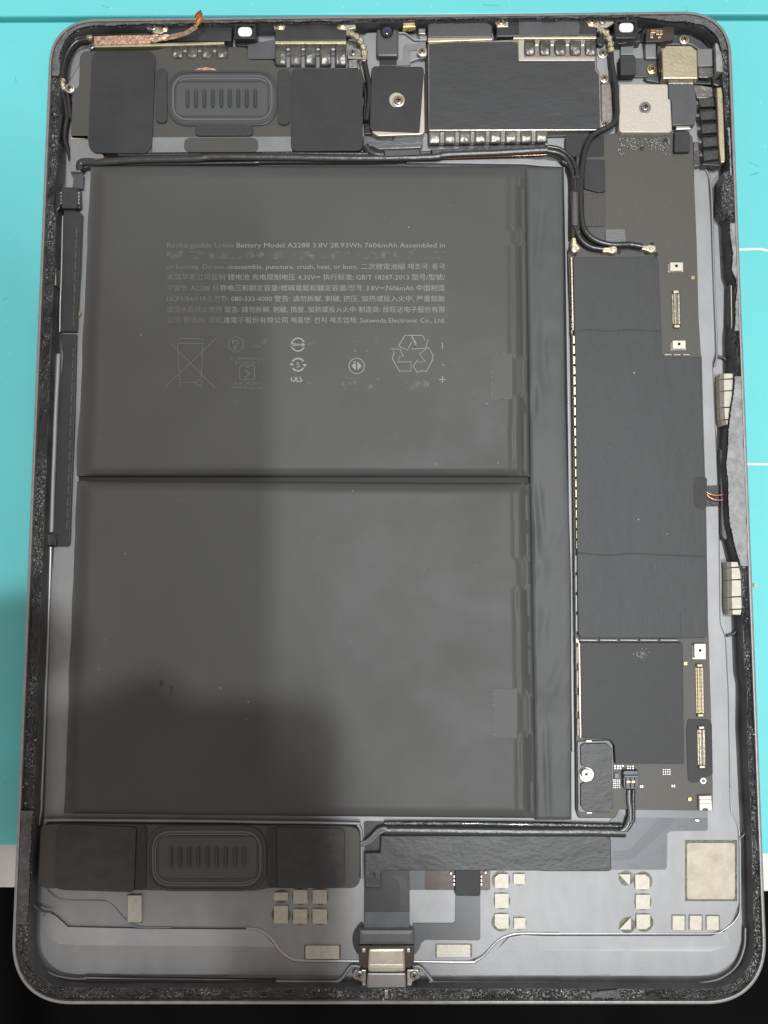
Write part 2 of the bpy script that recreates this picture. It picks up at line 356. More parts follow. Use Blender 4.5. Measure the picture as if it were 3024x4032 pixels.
idx_of = lambda px, py: min(range(NO), key=lambda i: (unproj(OUT[i])[0] - px) ** 2 + (unproj(OUT[i])[1] - py) ** 2)
glue_ribbon(0, NO, lambda i: .92, lambda i: wmm(i) - .05, .5, 1.0, GLUE, 'adhesive_residue', 'torn black sticky residue round the ledge')
# grey foam lengths over the residue
def span(x0, y0, x1, y1):
    a, c = idx_of(x0, y0), idx_of(x1, y1); return (a, c) if c > a else (a, c + NO)
GS = [((200, 300), (1380, 60), 1.1), ((1640, 56), (2840, 200), 1.1), ((2895, 500), (2900, 690), 1.3), ((2905, 880), (2932, 1300), .9), ((2940, 1480), (2962, 2230), .9), ((60, 3640), (75, 3190), .9), ((2440, 3957), (2330, 3957), 1.5)]
for (p0, p1, s0) in GS:
    a, c = span(*p0, *p1)
    if c - a > NO / 2: a, c = span(*p1, *p0)
    glue_ribbon(a, c, lambda i, s0=s0: s0, lambda i: wmm(i) + .02, .28, 20 + a * .01, GLUE2 if p0[0] > 2000 and p0[1] < 3000 else mat('dark_foam_adhesive', (.11, .11, .11), .45, .1, bump=(2200, 1.0, .0004), wear_glint=(2600, .60, (.45, .45, .45)), var=(420, .4)), 'foam_seal', 'grey sparkling foam seal left on the ledge', lift=6.0)  # darker foam on all lengths except the right side
part('foam_lump', smooth_closed(G(5, (1322, 165), (1370, 130), (1405, 170), (1418, 300), (1412, 430), (1385, 488), (1330, 450), (1310, 400), (1318, 280)), 4), 1.0, 5.9, GLUE, T, bev=.5, label='black glistening lump of adhesive')
# plateau of the shell floor
PLAT = [(170, 3200), (196, 2300), (216, 2060), (240, 1300), (255, 700), (262, 330), (340, 200), (500, 165), (2640, 150), (2760, 230), (2790, 400), (2793, 705), (2803, 863), (2822, 1390), (2811, 1427), (2811, 1447), (2835, 2006), (2840, 2455), (2861, 2508), (2872, 2719), (2880, 3190), (2909, 3247), (2914, 3311), (2916, 3560), (2890, 3630), (2860, 3662), (2798, 3680), (2150, 3682), (2060, 3677), (2005, 3685), (1951, 3718), (1897, 3768), (1843, 3789), (1626, 3790), (1414, 3785), (1163, 3782), (1120, 3762), (1086, 3724), (1038, 3670), (989, 3655), (555, 3652), (501, 3632), (448, 3570), (410, 3548), (270, 3547), (225, 3538), (183, 3500), (160, 3440)]
part('floor_plateau', PLAT, .9, 1.6, ALU, T, r=18, bev=.45, label='raised flat area of the grey shell floor')
for px, zz, lb in (([(262, 3650), (560, 3657), (989, 3660), (1036, 3674), (1086, 3728), (290, 3722)], (1.55, 1.55, 1.5, 1.5, 1.05, 1.05), 'left'), ([(2860, 3666), (2798, 3685), (2150, 3686), (2060, 3682), (2005, 3690), (1955, 3742), (2800, 3746), (2880, 3722)], (1.5, 1.5, 1.5, 1.5, 1.5, 1.05, 1.05, 1.05), '')):
    b = MB(); q = [V(x, y, z) for (x, y), z in zip(px, zz)]; n0 = len(b.v); b.v += [tuple(p) for p in q]
    for t in geometry.tessellate_polygon([[Vector((p.x * 100, p.y * 100, 0)) for p in q]]):
        a, c, d = (q[i] for i in t); t = t if (c - a).cross(d - a).z > 0 else t[::-1]; b.f.append(tuple(t)); b.m.append(0)
    b.build('sloping_facet', mat('lit_aluminium_facet', (.46, .465, .475), .58, .8, bump=(4200, .2, .0001), var=(240, .05)), T)  # lighter than the floor, light caught by the slope is painted in
b = MB(); q = [G(10, (330, 975), (395, 915), (460, 950), (560, 1040), (600, 1180), (480, 1175), (400, 1130)), (1.02, 1.5, 1.55, 1.5, 1.04, 1.03, 1.02)]; pp = [V(x, y, z) for (x, y), z in zip(*q)]; b.v += [tuple(p) for p in pp]
for t in geometry.tessellate_polygon([[Vector((p.x * 100, p.y * 100, 0)) for p in pp]]):
    a, c, d = (pp[i] for i in t); t = t if (c - a).cross(d - a).z > 0 else t[::-1]; b.f.append(tuple(t)); b.m.append(0)
b.build('sloping_facet', mat('lit_aluminium_facet', (.46, .465, .475), .58, .8, bump=(4200, .2, .0001), var=(240, .05)), T)
# lower black gaskets along the bottom wall and step lines
part('gasket', G(9, (0, 1480), (1050, 1480), (1080, 1487), (1100, 1520), (0, 1520)) , .9, 3.0, FOAM, T, bev=.3)
part('gasket', [(1964, 3888), (2160, 3880), (2160, 3902), (1985, 3902)], .9, 3.0, FOAM, T, bev=.2)
part('gasket', G(10, (690, 1470), (1659, 1478), (1659, 1520), (700, 1512)), .9, 3.0, FOAM, T, bev=.3)
part('gasket', G(11, (0, 1480), (800, 1482), (750, 1530), (0, 1525)), .9, 3.0, FOAM, T, bev=.3)
pipe('wall_step', GZ(10, [(222, 1060), (240, 1180), (300, 1330), (420, 1420), (560, 1455), (690, 1462), (720, 1452), (1100, 1462), (1659, 1468)], 2.2), .00022, ALU, T)
pipe('wall_step', GZ(11, [(0, 1470), (800, 1482), (1230, 1488), (1330, 1465), (1400, 1375), (1430, 1355), (1490, 1360)], 2.2), .00035, ALU, T)
pipe('wall_step', GZ(8, [(600, 1303), (640, 1300), (680, 1330), (740, 1400), (800, 1418), (1659, 1422)], 2.2) , .00035, ALU, T)
pipe('wall_step', GZ(9, [(0, 1467), (1050, 1465), (1150, 1462), (1300, 1430), (1420, 1340), (1480, 1200), (1490, 1050)], 2.2), .00025, ALU, T)
pipe('wall_step', GZ(10, [(238, 815), (290, 870), (350, 905), (440, 918)], 2.6), lambda t: .0006 * (1 - t) + .0001, ALU2, T)
# rounded fillet at the foot of the wall and raised ridges of the floor
FIL = mat('highlight_fillet', (.44, .44, .455), .36, .8, bump=(2500, .1, .0001))  # lighter than the shell aluminium, with the highlight put into the colour
pipe('wall_fillet', [(x, y, 1.7) for x, y in G(14, (288, -10), (276, 250), (262, 500), (252, 800), (240, 1100), (228, 1540))], .00085, ALU, T, n=6, flat=.8); pipe('wall_fillet', [(x, y, 1.7) for x, y in G(14, (222, 1665), (212, 2000), (204, 2212)) + G(15, (455, 700), (432, 1300), (412, 1800), (392, 2212)) + G(10, (338, 0), (326, 150), (318, 205))], .00042, FIL, T, flat=.9)
pipe('wall_fillet', [(x, y, 1.8) for x, y in G(13, (362, 620), (352, 1100), (338, 1500), (335, 1740))], .0003, FIL, T)
pipe('floor_ridge', GZ(11, [(560, 1047), (650, 1056), (720, 1090), (780, 1150), (830, 1220), (900, 1280), (985, 1307), (1200, 1312), (1480, 1314)], 1.5), .00042, FIL, T); pipe('floor_ridge', GZ(10, [(380, 735), (420, 780), (490, 815), (570, 823), (840, 826), (905, 850), (950, 900), (1000, 960), (1060, 1010), (1140, 1040), (1400, 1042)], 1.6) , .00012, FIL, T)
pipe('floor_ridge', GZ(8, [(600, 1262), (1000, 1267), (1060, 1255), (1120, 1215), (1180, 1145), (1240, 1095), (1320, 1066), (1400, 1058), (1659, 1060)], 1.5), .00036, FIL, T); pipe('floor_ridge', GZ(9, [(0, 1092), (700, 1092), (1220, 1092), (1330, 1065), (1420, 985), (1452, 880), (1450, 600), (1448, 400), (1436, 290), (1400, 215), (1383, 160), (1380, 0)], 1.5), .0002, FIL, T)
# wall niches and bars seen along the long sides
part('side_button_plate', G(13, (272, 1085), (297, 1120), (297, 1290), (272, 1285)), 2.5, 4.6, NICKD, T, bev=.1)
part('antenna_strip', [(136, 2935), (146, 2935), (131, 3240), (120, 3240)], 2.0, 4.9, RIM, T, bev=.1, label='thin pale strip along the inner side wall')
part('side_button_plate', G(1, (133, 845), (148, 850), (132, 1165), (118, 1165)), 2.5, 5.2, PALEG, T, bev=.1)
part('wall_bracket', G(1, (150, 850), (185, 880), (150, 1160), (140, 1165)), 2.0, 4.9, PLAS, T, bev=.2)
pipe('wall_rib', GZ(15, [(412, 1310), (385, 1350), (345, 1420)], 2.5), .00012, ALU2, T)
# ------------------------------------------------------------------ battery: two pouch cells, side tape, print
def rect_uv(q, u, v):
    (a, b_, c, d) = [Vector(p) for p in q]; p = (a * (1 - u) + b_ * u) * (1 - v) + (d * (1 - u) + c * u) * v; return p.x, p.y
part('cell_gap_shade', [(310, 1860), (2084, 1862), (2084, 1915), (310, 1910)], 1.6, 2.1, DARK, T)  # black strip added as the shade between the two cells
Q1 = [(357, 652), (2072, 655), (2086, 1876), (303, 1874)]; Q2 = [(303, 1894), (2088, 1903), (2112, 3222), (252, 3203)]
sst = lambda x: 0 if x <= 0 else 1 if x >= 1 else x * x * (3 - 2 * x)
def cell_fn(q, seed, top, low, lm, rm):
    W_, H_ = q[1][0] - q[0][0], q[2][1] - q[1][1]
    def f(u, v):
        if u < .12: u = .12 * (u / .12) ** 1.6 if u > 0 else 0
        x, y = rect_uv(q, u, v)
        wob = 9 * noise.noise(Vector((y / 210, seed, 2)))
        if u < 1e-6: x += wob
        dl, dr, dt, db = u * W_, (1 - u) * W_, v * H_, (1 - v) * H_
        sx = sst((dl - 6) / lm); st = sst((dt + 2) / top); sb = sst((db + 2) / low)
        rmw = rm + 10 * noise.noise(Vector((y / 220, seed, 0))); sr = sst((dr - 30) / rmw)
        z = 3.1 + 1.9 * min(sx, 1) * (.35 + .65 * st) * (.35 + .65 * sb) * (.45 + .55 * sr)
        J = sum(sst((y - a_ + 10) / 20) * (1 - sst((y - c_ + 10) / 20)) for a_, c_ in ((1412, 1552), (2200, 2312), (2735, 2885), (905, 960)))
        hw = 3 * noise.noise(Vector((y / 110., seed + 4, 1))) - 14 * J
        z += .26 * math.exp(-((dr - 46 - hw) / 8) ** 2) - .24 * math.exp(-((dr - 30 - hw) / 6) ** 2) + .34 * math.exp(-((dr - 17 - hw * .5) / 6) ** 2) - .45 * (1 - .8 * J) * math.exp(-((dr - 64 - hw) / 9) ** 2)
        z += .06 * noise.noise(Vector((x / 300, y / 300, seed))) * sx * sr
        e = min(dt, db); z += .10 * math.exp(-((e - 26) / 8) ** 2) * sx
        cd = min(math.hypot(dl, dt), math.hypot(dl, db), math.hypot(dr - 40, dt), math.hypot(dr - 40, db))
        z += .22 * noise.noise(Vector((x / 40, y / 40, seed))) * math.exp(-(cd / 70) ** 2)
        if dl < 1e-3 or dr < 1e-3 or v < 1e-6 or v > 1 - 1e-6: z = min(z, 3.2)
        return V(x, y, z)
    return f
BAT = MB().prism([(372, 668), (2212, 664), (2235, 3205), (268, 3190)], 1.6, 2.0).build('battery', BATT, T, 'large dark grey battery pack of two flat pouch cells')
def cellmesh(q, seed, lab, hb):
    b = MB(); nu, nv = 230, 150; b.grid(cell_fn(q, seed, 46, 40, 58, 34), nu, nv)
    edge = list(range(nu + 1)) + [j * (nu + 1) + nu for j in range(1, nv + 1)] + [nv * (nu + 1) + i for i in range(nu - 1, -1, -1)] + [j * (nu + 1) for j in range(nv - 1, 0, -1)]
    low = b.ring([Vector((b.v[i][0], b.v[i][1], 0)) for i in edge], .0018); b.bridge(edge, low)
    return b.build('battery_cell', BATT, BAT, lab, sharp=60)
cellmesh(Q1, 3.3, 'upper battery cell with pale printed text', 0); cellmesh(Q2, 8.1, 'lower battery cell without print', 0)
def strip_fn(u, v):
    xl_ = 2066 + (2106 - 2066) * v; xr_ = 2218 + 16 * min(1, v / .62) + 18 * sst((v - .3) / .4) - 2; y = 657 + (3228 - 657) * v
    x = xl_ + (xr_ - xl_) * u
    z = 3.55 + .35 * sst(u / .12) - .1 * sst((u - .85) / .15)
    for (cx, cy, rx, ry, a, sl) in ((.36, .11, .09, .05, -.25, -.9), (.30, .235, .10, .02, .18, 0), (.42, .29, .1, .04, -.24, .4), (.25, .52, .08, .03, -.3, .6), (.3, .62, .1, .02, .2, 0), (.30, .7, .12, .03, -.22, -.4), (.45, .80, .28, .008, .26, -.06), (.40, .84, .25, .012, -.3, -.08), (.35, .93, .06, .05, .25, .2), (.15, .36, .08, .02, -.3, 0), (.14, .57, .07, .02, .3, 0)):
        uu = u - cx - sl * (v - cy) * 2; z += 1.1 * a * math.exp(-(uu / rx / 1.3) ** 2 - ((v - cy) / ry / 1.5) ** 2)
    z += .10 * noise.noise(Vector((u * 2, v * 30, 4))) + .05 * noise.noise(Vector((u * 3, v * 40 + u * 5, 9)))
    if u < 1e-6 or u > 1 - 1e-6 or v < 1e-6 or v > 1 - 1e-6: z -= .5
    return V(x, y, z)
b = MB(); nu, nv = 34, 320; b.grid(strip_fn, nu, nv)
edge = list(range(nu + 1)) + [j * (nu + 1) + nu for j in range(1, nv + 1)] + [nv * (nu + 1) + i for i in range(nu - 1, -1, -1)] + [j * (nu + 1) for j in range(nv - 1, 0, -1)]
low = b.ring([Vector((b.v[i][0], b.v[i][1], 0)) for i in edge], .0017); b.bridge(edge, low); b.build('side_tape', BSTRIP, BAT, 'smooth blue grey tape strip covering the battery edge', sharp=60)
part('side_tape_end', [(2190, 3165), (2249, 3165), (2251, 3226), (2192, 3228)], 1.7, 3.0, BSTRIP, BAT, bev=.1)
DUST = mat('dusty_outline', (.15, .15, .145), .6, 0, alpha=(1400, .42, .62))
for x0, y0, x1, y1 in ((1934, 1394, 2018, 1572), (1943, 2712, 2036, 2905)):
    part('clear_tape', BX(x0, y0, x1, y1), 4.9, 5.06, mat('clear_tape_film', (.080, .0795, .0775), .48, 0, bump=(900, .1, .0001), spec=.3), BAT, r=3, bev=.03)
    b = MB(); stroke(b, [(x1, y0), (x0, y0), (x0, y1), (x1, y1)], 5, 5.10); b.build('tape_outline', DUST, BAT)
b = MB(); rg = random.Random(5)
for _ in range(48):
    x, y = rg.uniform(360, 2000), rg.uniform(720, 3150)
    if 1865 < y < 1925: continue
    s = rg.choice((1, 1, 1.4, 2)); fill(b, [(x - s, y - s), (x + s, y - s * .6), (x + s * .7, y + s), (x - s * .6, y + s)], 5.12)
b.build('dust_specks', mat('pale_dust', (.45, .45, .43), .7), BAT, kind='stuff')
b = MB(); 
for pts in ([(628, 2685), (636, 2678), (644, 2692), (630, 2703)], [(622, 2645), (634, 2643), (634, 2647), (622, 2648)], [(670, 2700), (677, 2704), (677, 2722), (672, 2720)], [(674, 2730), (680, 2734), (676, 2742)]): fill(b, pts, 5.12)
b.build('scuff_marks', mat('black_scuff', (.028, .028, .028), .3), BAT, kind='stuff')
ZT = 5.14
def text(s, x0, x1, yc, h, m, par, z=ZT, name='printed_line', lab=None):
    cu = bpy.data.curves.new('t', 'FONT'); cu.body = s; cu.size = 1; cu.resolution_u = 2; cu.fill_mode = 'FRONT'
    o = bpy.data.objects.new('t', cu); COL.objects.link(o); dg = bpy.context.evaluated_depsgraph_get(); me = bpy.data.meshes.new_from_object(o.evaluated_get(dg)); bpy.data.objects.remove(o)
    xs = [v.co.x for v in me.vertices]
    a, c = min(xs), max(xs); sc = (x1 - x0) / (c - a)
    hs = h / .72                                        # cap height of the font
    for v in me.vertices: v.co = V(x0 + (v.co.x - a) * sc, yc + h / 2 - v.co.y * hs, z)
    me.materials.clear(); me.materials.append(m); me.name = name; return link(name, me, par, lab)
L12 = lambda u0, u1, v: (600 + u0 * .7233, 600 + u1 * .7233, 900 + v * .7233)
for v, s, mi in ((90, 'Rechargeable Li-ion Battery Model A2288 3.8V 28.93Wh 7606mAh Assembled in', 0),
                 (207, 'or burning. Do not disassemble, puncture, crush, heat, or burn. 二次鋰電池組 재조국: 중국', 0),
                 (265, '美国苹果公司监制 锂电池 充电限制电压 4.35V⎓ 执行标准: GB/T 18287-2013 型号/型號/', 0),
                 (324, '모델명: A2288 标称电压和额定容量/標稱電壓和額定容量/정격: 3.8V⎓7606mAh 中国制造', 0),
                 (382, '1ICP3/84/119-2 전화: 080-333-4000 警告: 请勿拆解, 刺破, 挤压, 加热或投入火中, 严重鼓胀', 0),
                 (441, '或浸水后禁止使用 警告: 請勿拆解, 刺破, 擠壓, 加熱或投入火中 制造商: 欣旺达电子股份有限', 0),
                 (499, '公司 製造商: 欣旺達電子股份有限公司 제품명: 전지 제조업체: Sunwoda Electronic Co., Ltd.', 0)):
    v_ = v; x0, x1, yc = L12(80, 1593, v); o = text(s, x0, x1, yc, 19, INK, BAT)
    # shade painted into the print: pieces left of the shadow boundary take the dimmer ink
    o.data.materials.append(INKS); cut = V(600 + 430 * .7233, yc, ZT).x
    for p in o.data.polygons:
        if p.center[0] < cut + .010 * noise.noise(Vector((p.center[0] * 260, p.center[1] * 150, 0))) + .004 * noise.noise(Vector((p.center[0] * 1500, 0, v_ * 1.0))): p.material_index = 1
for x0, y0, x1, y1 in ((655, 990, 1760, 1022), (975, 1335, 1065, 1372), (1212, 1345, 1285, 1368), (1362, 1325, 1488, 1388), (1135, 1500, 1225, 1540), (1320, 1485, 1490, 1540), (1568, 1495, 1690, 1540)):
    b = MB(); fill(b, rnd(BX(x0, y0, x1, y1), 14), ZT - .02); b.build('print_smudge', INKR, BAT, 'pale unreadable smudge standing in for print')
for s, u0, u1, v, h, m in (('IS 16046(Part 2)/', 425, 610, 706, 12, INKS), ('IEC 62133-2 ·', 450, 598, 728, 12, INKS), ('R-41142255', 448, 580, 842, 12, INKS), ('www.bis.gov.in', 430, 598, 864, 12, INKS), ('PS', 435, 473, 616, 19, INKS), ('E', 446, 463, 648, 19, INKS), ('5', 783, 804, 741, 22, INK)):
    x0, x1, yc = L12(u0, u1, v); text(s, x0, x1, yc, h, m, BAT)
def mark(name, m, paths, wd=3, fills=()):
    b = MB()
    for pts, closed in paths: stroke(b, G(12, *pts), wd, ZT, closed)
    for pts in fills: fill(b, G(12, *pts), ZT)
    return b.build(name, m, BAT)
circ = lambda cx, cy, r, n=28, a0=0, a1=360: [(cx + r * math.cos(math.radians(a0 + (a1 - a0) * i / n)), cy + r * math.sin(math.radians(a0 + (a1 - a0) * i / n))) for i in range(n + (a1 - a0 < 360))]
mark('bin_symbol', INKS, [([(135, 625), (140, 605), (160, 598), (255, 598), (277, 606), (277, 625)], True), ([(137, 628), (150, 838), (243, 838)], False), ([(275, 628), (266, 815)], False), (circ(256, 840, 16, 16), True), ([(152, 838), (152, 857)], False), ([(70, 862), (350, 595)], False), ([(100, 625), (342, 868)], False)], 2.4)
mark('certification_symbol', INKS, [(circ(455, 630, 41), True)], 2.6)
mark('certification_symbol', INKS, [(rnd(BX(475, 746, 557, 824), 12), True), ([(530, 758), (512, 754), (506, 768), (526, 782), (524, 797), (505, 806), (506, 813), (526, 814)], False), ([(505, 775), (530, 795)], False)], 2.6)
mark('certification_symbol', INK, [(circ(793, 632, 35, 24, 20, 340), False), ([(752, 626), (828, 632), (752, 638)], False)], 6, [[(812, 620), (834, 632), (812, 644)]])
mark('recycling_symbol', INK, [(circ(793, 741, 34, 16, 30, 150), False), (circ(793, 741, 34, 16, 210, 330), False)], 7, [[(745, 745), (772, 745), (757, 728)], [(843, 738), (816, 738), (830, 755)]])
mark('certification_symbol', INK, [([(757, 808), (757, 826), (768, 832), (779, 826), (779, 808)], False), ([(787, 808), (787, 832), (812, 832)], False), ([(800, 806), (816, 832)], False)], 5)
mark('certification_symbol', INK, [(circ(1112, 748, 42, 28), True)], 3.2, [[(1090, 722), (1106, 722), (1106, 738)], [(1084, 748), (1108, 724), (1108, 772)], [(1116, 724), (1140, 748), (1116, 772)]])
mark('recycling_symbol', INK, [([(1340, 640), (1375, 582), (1412, 584), (1438, 630)], False), ([(1340, 640), (1388, 662), (1412, 615)], False), ([(1385, 582), (1470, 582), (1485, 612), (1502, 600), (1488, 652), (1410, 656), (1438, 640), (1412, 590)], False),
     ([(1298, 656), (1350, 656), (1366, 700), (1350, 692), (1336, 726), (1408, 726), (1408, 776), (1345, 776), (1306, 708), (1316, 674)], True), ([(1503, 648), (1528, 690), (1524, 716), (1492, 776), (1450, 776), (1444, 786), (1420, 750), (1444, 714), (1444, 726), (1486, 726), (1454, 682)], True)], 3.4)
mark('polarity_mark', INK, [([(1578, 622), (1578, 654)], False)], 4); mark('polarity_mark', INK, [([(1560, 822), (1596, 822)], False), ([(1578, 804), (1578, 840)], False)], 4)
# silver rail and shell edge beside the battery
part('board_rail', G(16, (640, 115), (652, 115), (668, 800), (690, 2000), (672, 2000), (655, 800)), 1.6, 3.3, ALU, T, bev=.15)
part('board_rail', [(2234, 1590), (2244, 1590), (2262, 2960), (2252, 2960)], 1.6, 3.3, ALU, T, bev=.15)
pipe('shell_rib', GZ(10, [(362, 200), (378, 178), (410, 165), (900, 166), (1659, 172)], 3.0) + GZ(11, [(700, 180), (1420, 189), (1470, 205), (1495, 250), (1500, 330), (1502, 640)], 3.0), .00042, ALU, T, 'bright rounded rib of the shell above the lower speaker')
# ------------------------------------------------------------------ speakers
def ring_prism(px, inn, z0, z1, name, m, par, bev=.1, label=None): return MB().prism(px, z0, z1, 0, bev, [inn]).build(name, m, par, label)
def rrect(x0, y0, x1, y1, r, n=8): return rnd(BX(x0, y0, x1, y1), r, n)
def speaker(body, bodyz, o, rings, inner, ribs, ry, label, dmin):
    S = MB().prism(body, 1.6, bodyz, 14, .25).build('speaker', MOLD, T, label)
    x0, y0, x1, y1, r = o
    R_ = [rrect(x0 + d, y0 + d, x1 - d, y1 - d, r - d) for d in (0, 10, 17, 26, 33, 40)]
    ring_prism(R_[0], R_[1], bodyz, bodyz + .42, 'outer_bezel', MOLDD, S, .15)
    ring_prism(R_[1], R_[2], bodyz, bodyz + .2, 'bezel_step', MOLD, S, .05)
    # pleated surround: radial ridges round the cone
    def dens(px, step):
        P = [V(x, y, 0) for x, y in px]; P = [Vector(p) for p in px]; out = []; L = [0]
        for i in range(len(P)): L.append(L[-1] + (P[(i + 1) % len(P)] - P[i]).length)
        n = int(L[-1] / step); n += n % 2; k = 0
        for s in range(n):
            d = L[-1] * s / n
            while L[k + 1] < d: k += 1
            out.append(P[k].lerp(P[(k + 1) % len(P)], (d - L[k]) / max(1e-6, L[k + 1] - L[k])))
        return out
    for a_, c_, zb, hh in ((18, 28, bodyz + .12, .12), (30, 38, bodyz + .02, .10)):
        mid = dens(rrect(x0 + (a_ + c_) / 2, y0 + (a_ + c_) / 2, x1 - (a_ + c_) / 2, y1 - (a_ + c_) / 2, max(6, r - (a_ + c_) / 2)), 3.2); hw = (c_ - a_) / 2; b = MB(); rows = []
        n = len(mid)
        for e, zz in ((-hw, -.1), (-hw * .6, 0), (hw * .6, 0), (hw, -.1)):
            row = []
            for i in range(n):
                d = (mid[(i + 1) % n] - mid[i - 1]).normalized(); q = mid[i] + Vector((-d.y, d.x)) * e; row.append(len(b.v)); b.v.append(tuple(V(q.x, q.y, zb + zz + (hh if i % 2 and zz == 0 else 0))))
            rows.append(row)
        for p_, q_ in zip(rows, rows[1:]): b.bridge(p_, q_)
        b.build('pleated_surround', PLEAT, S, sharp=20)
    ix = inner; pl = MB().prism(rrect(*ix, 34), bodyz - .4, bodyz + .1, 0, .12).build('cone_plate', MEMB, S)
    ring_prism(rrect(ix[0] - 5, ix[1] - 5, ix[2] + 5, ix[3] + 5, 38), rrect(ix[0] + 1, ix[1] + 1, ix[2] - 1, ix[3] - 1, 34), bodyz - .3, bodyz + .18, 'cone_edge', MOLDD, S, .05)
    for x in ribs:
        def f(u, v, x=x):
            px_ = x - 10 + 20 * u; py_ = ry[0] + (ry[1] - ry[0]) * v
            dx = (u - .5) * 20; dy = max(0, 9 - (py_ - ry[0]), 9 - (ry[1] - py_)); d = math.hypot(dx, dy); return V(px_, py_, bodyz + .085 + .85 * sst(1 - d / 9.5))
        link('rib', MB().grid(f, 10, 22).mesh('rib', MEMB, 70), pl)
    return S
c1, c2 = (lambda *p: G(1, *p)), (lambda *p: G(2, *p))
S1 = speaker(c1((345, 392), (880, 384)) + [(667, 184), (975, 184)] + c2((245, 455), (450, 457), (452, 512), (1000, 518), (1120, 530), (1128, 1150)) + c1((1300, 1172), (500, 1176), (385, 1072), (248, 1066), (262, 700), (312, 665), (318, 430)), 4.0, (658, 275, 1093, 494, 88), None, (692, 322, 1055, 455), [738 + 33.4 * i for i in range(9)], (348, 425), 'upper loudspeaker box between two square black tapes', 0)
part('tape', G(1, (445, 390), (865, 390), (900, 430), (875, 1115), (822, 1178), (425, 1172), (385, 1120), (410, 440)), 4.0, 4.5, BLK, S1, r=14, bev=.15)
part('tape', G(2, (580, 525), (1128, 530), (1130, 1155), (575, 1160)), 4.0, 4.5, BLK, S1, r=26, bev=.15)
for q in ((612, 268, 657, 483), (1093, 272, 1141, 490), (767, 491, 996, 534)): part('foam_pad', rrect(*q, 22), 4.0, 4.6, FOAM, S1, bev=.15)
part('foam_pad', rrect(724, 541, 1016, 598, 28), 4.0, 4.4, MOLD, S1, bev=.15)
part('flex_strip', [(600, 541), (1150, 538), (1150, 596), (600, 600)], 4.0, 4.12, FLEXL, S1)
part('flex_strip', G(2, (245, 345), (455, 300), (455, 452), (245, 452)), 3.9, 4.15, FLEX, S1, r=8)
for i in range(4): part('copper_coil_edge', G(1, (1190, 545), (1230, 525), (1290, 517), (1350, 528), (1390, 545)), 4.0, 4.15, COP, S1) if i == 0 else None
S2 = speaker(G(10, (340, 205), (520, 196)) + G(11, (1400, 215), (1470, 235), (1490, 300), (1485, 680), (1440, 722), (735, 722), (690, 735), (620, 745)) + G(10, (1300, 742), (350, 722), (305, 680), (328, 240)), 4.0, (578, 3251, 1049, 3510, 100), None, (622, 3296, 1012, 3460), [672 + 36.1 * i for i in range(9)], (3334, 3420), 'lower loudspeaker box beside the bottom edge', 0)
part('tape', G(10, (520, 198), (1112, 222), (1092, 756), (520, 738), (445, 720), (465, 240)), 4.0, 4.5, BLKW, S2, r=14, bev=.15)
part('foam_pad', G(10, (1122, 206), (1198, 208), (1192, 738), (1100, 738)), 4.0, 4.25, FOAM, S2, r=[4, 22, 22, 4], bev=.1)
part('foam_pad', G(11, (727, 230), (806, 228), (812, 715), (732, 716)), 4.0, 4.25, FOAM, S2, r=[22, 4, 4, 22], bev=.1)
part('tape', G(11, (806, 220), (1365, 235), (1358, 722), (812, 722)), 4.0, 4.5, BLKW, S2, r=[2, 26, 26, 2], bev=.15)
# ------------------------------------------------------------------ folded foil contacts
def contact(x0, y0, x1, y1, z, m, seed, skew=0):
    def f(u, v):
        x = x0 + (x1 - x0) * u + skew * v; y = y0 + (y1 - y0) * v
        zz = z + .55 * math.sin(min(1, v * 1.15) * math.pi) ** .5 if 0 < v < 1 else z - .5
        if u in (0, 1): zz -= .35
        return V(x, y, zz + .18 * noise.noise(Vector((u * 2.5, v * 3, seed))))
    return MB().grid(f, 10, 12).build('foil_contact', m, T, 'folded crinkled foil contact', sharp=60)
k = 0
for c, us, v0, v1, z, m in ((1, ((1028, 1115), (1140, 1228), (1255, 1343), (1370, 1460)), 358, 462, 4.0, FOILD), (2, ((455, 542), (570, 658), (685, 772), (800, 888), (918, 1004)), 343, 512, 4.0, FOILD),
                          (3, ((905, 990), (1022, 1108), (1138, 1225), (1256, 1342), (1373, 1458)), 308, 440, 4.0, FOILD)):
    for u0, u1 in us:
        q = GR(c, u0, v0, u1, v1); contact(q[0][0], q[0][1], q[2][0], q[2][1], z, m, k * 1.7); k += 1
        a = G(c, (u1, v0 + 25), (u1 + 26, v0 + 25), (u1 + 26, v0 + 40), (u1, v0 + 40))
        if (u0, u1) != us[-1]: part('contact_link', a, 3.4, 4.1, TIN, T, bev=.1)
for i, (u0, u1) in enumerate(((172, 262), (290, 378), (407, 495), (525, 612), (642, 730), (760, 848), (877, 965), (995, 1085))):
    dv = -i * 1.5; q = GR(3, u0, 1002 + dv, u1, 1113 + dv); contact(q[0][0], q[0][1], q[2][0], q[2][1], 3.6, FOILS, 30 + i)
    part('contact_link', G(3, (u1, 1015 + dv), (u1 + 28, 1015 + dv), (u1 + 28, 1095 + dv), (u1, 1095 + dv)), 2.2, 3.5, NICKD, T) if i < 7 else None
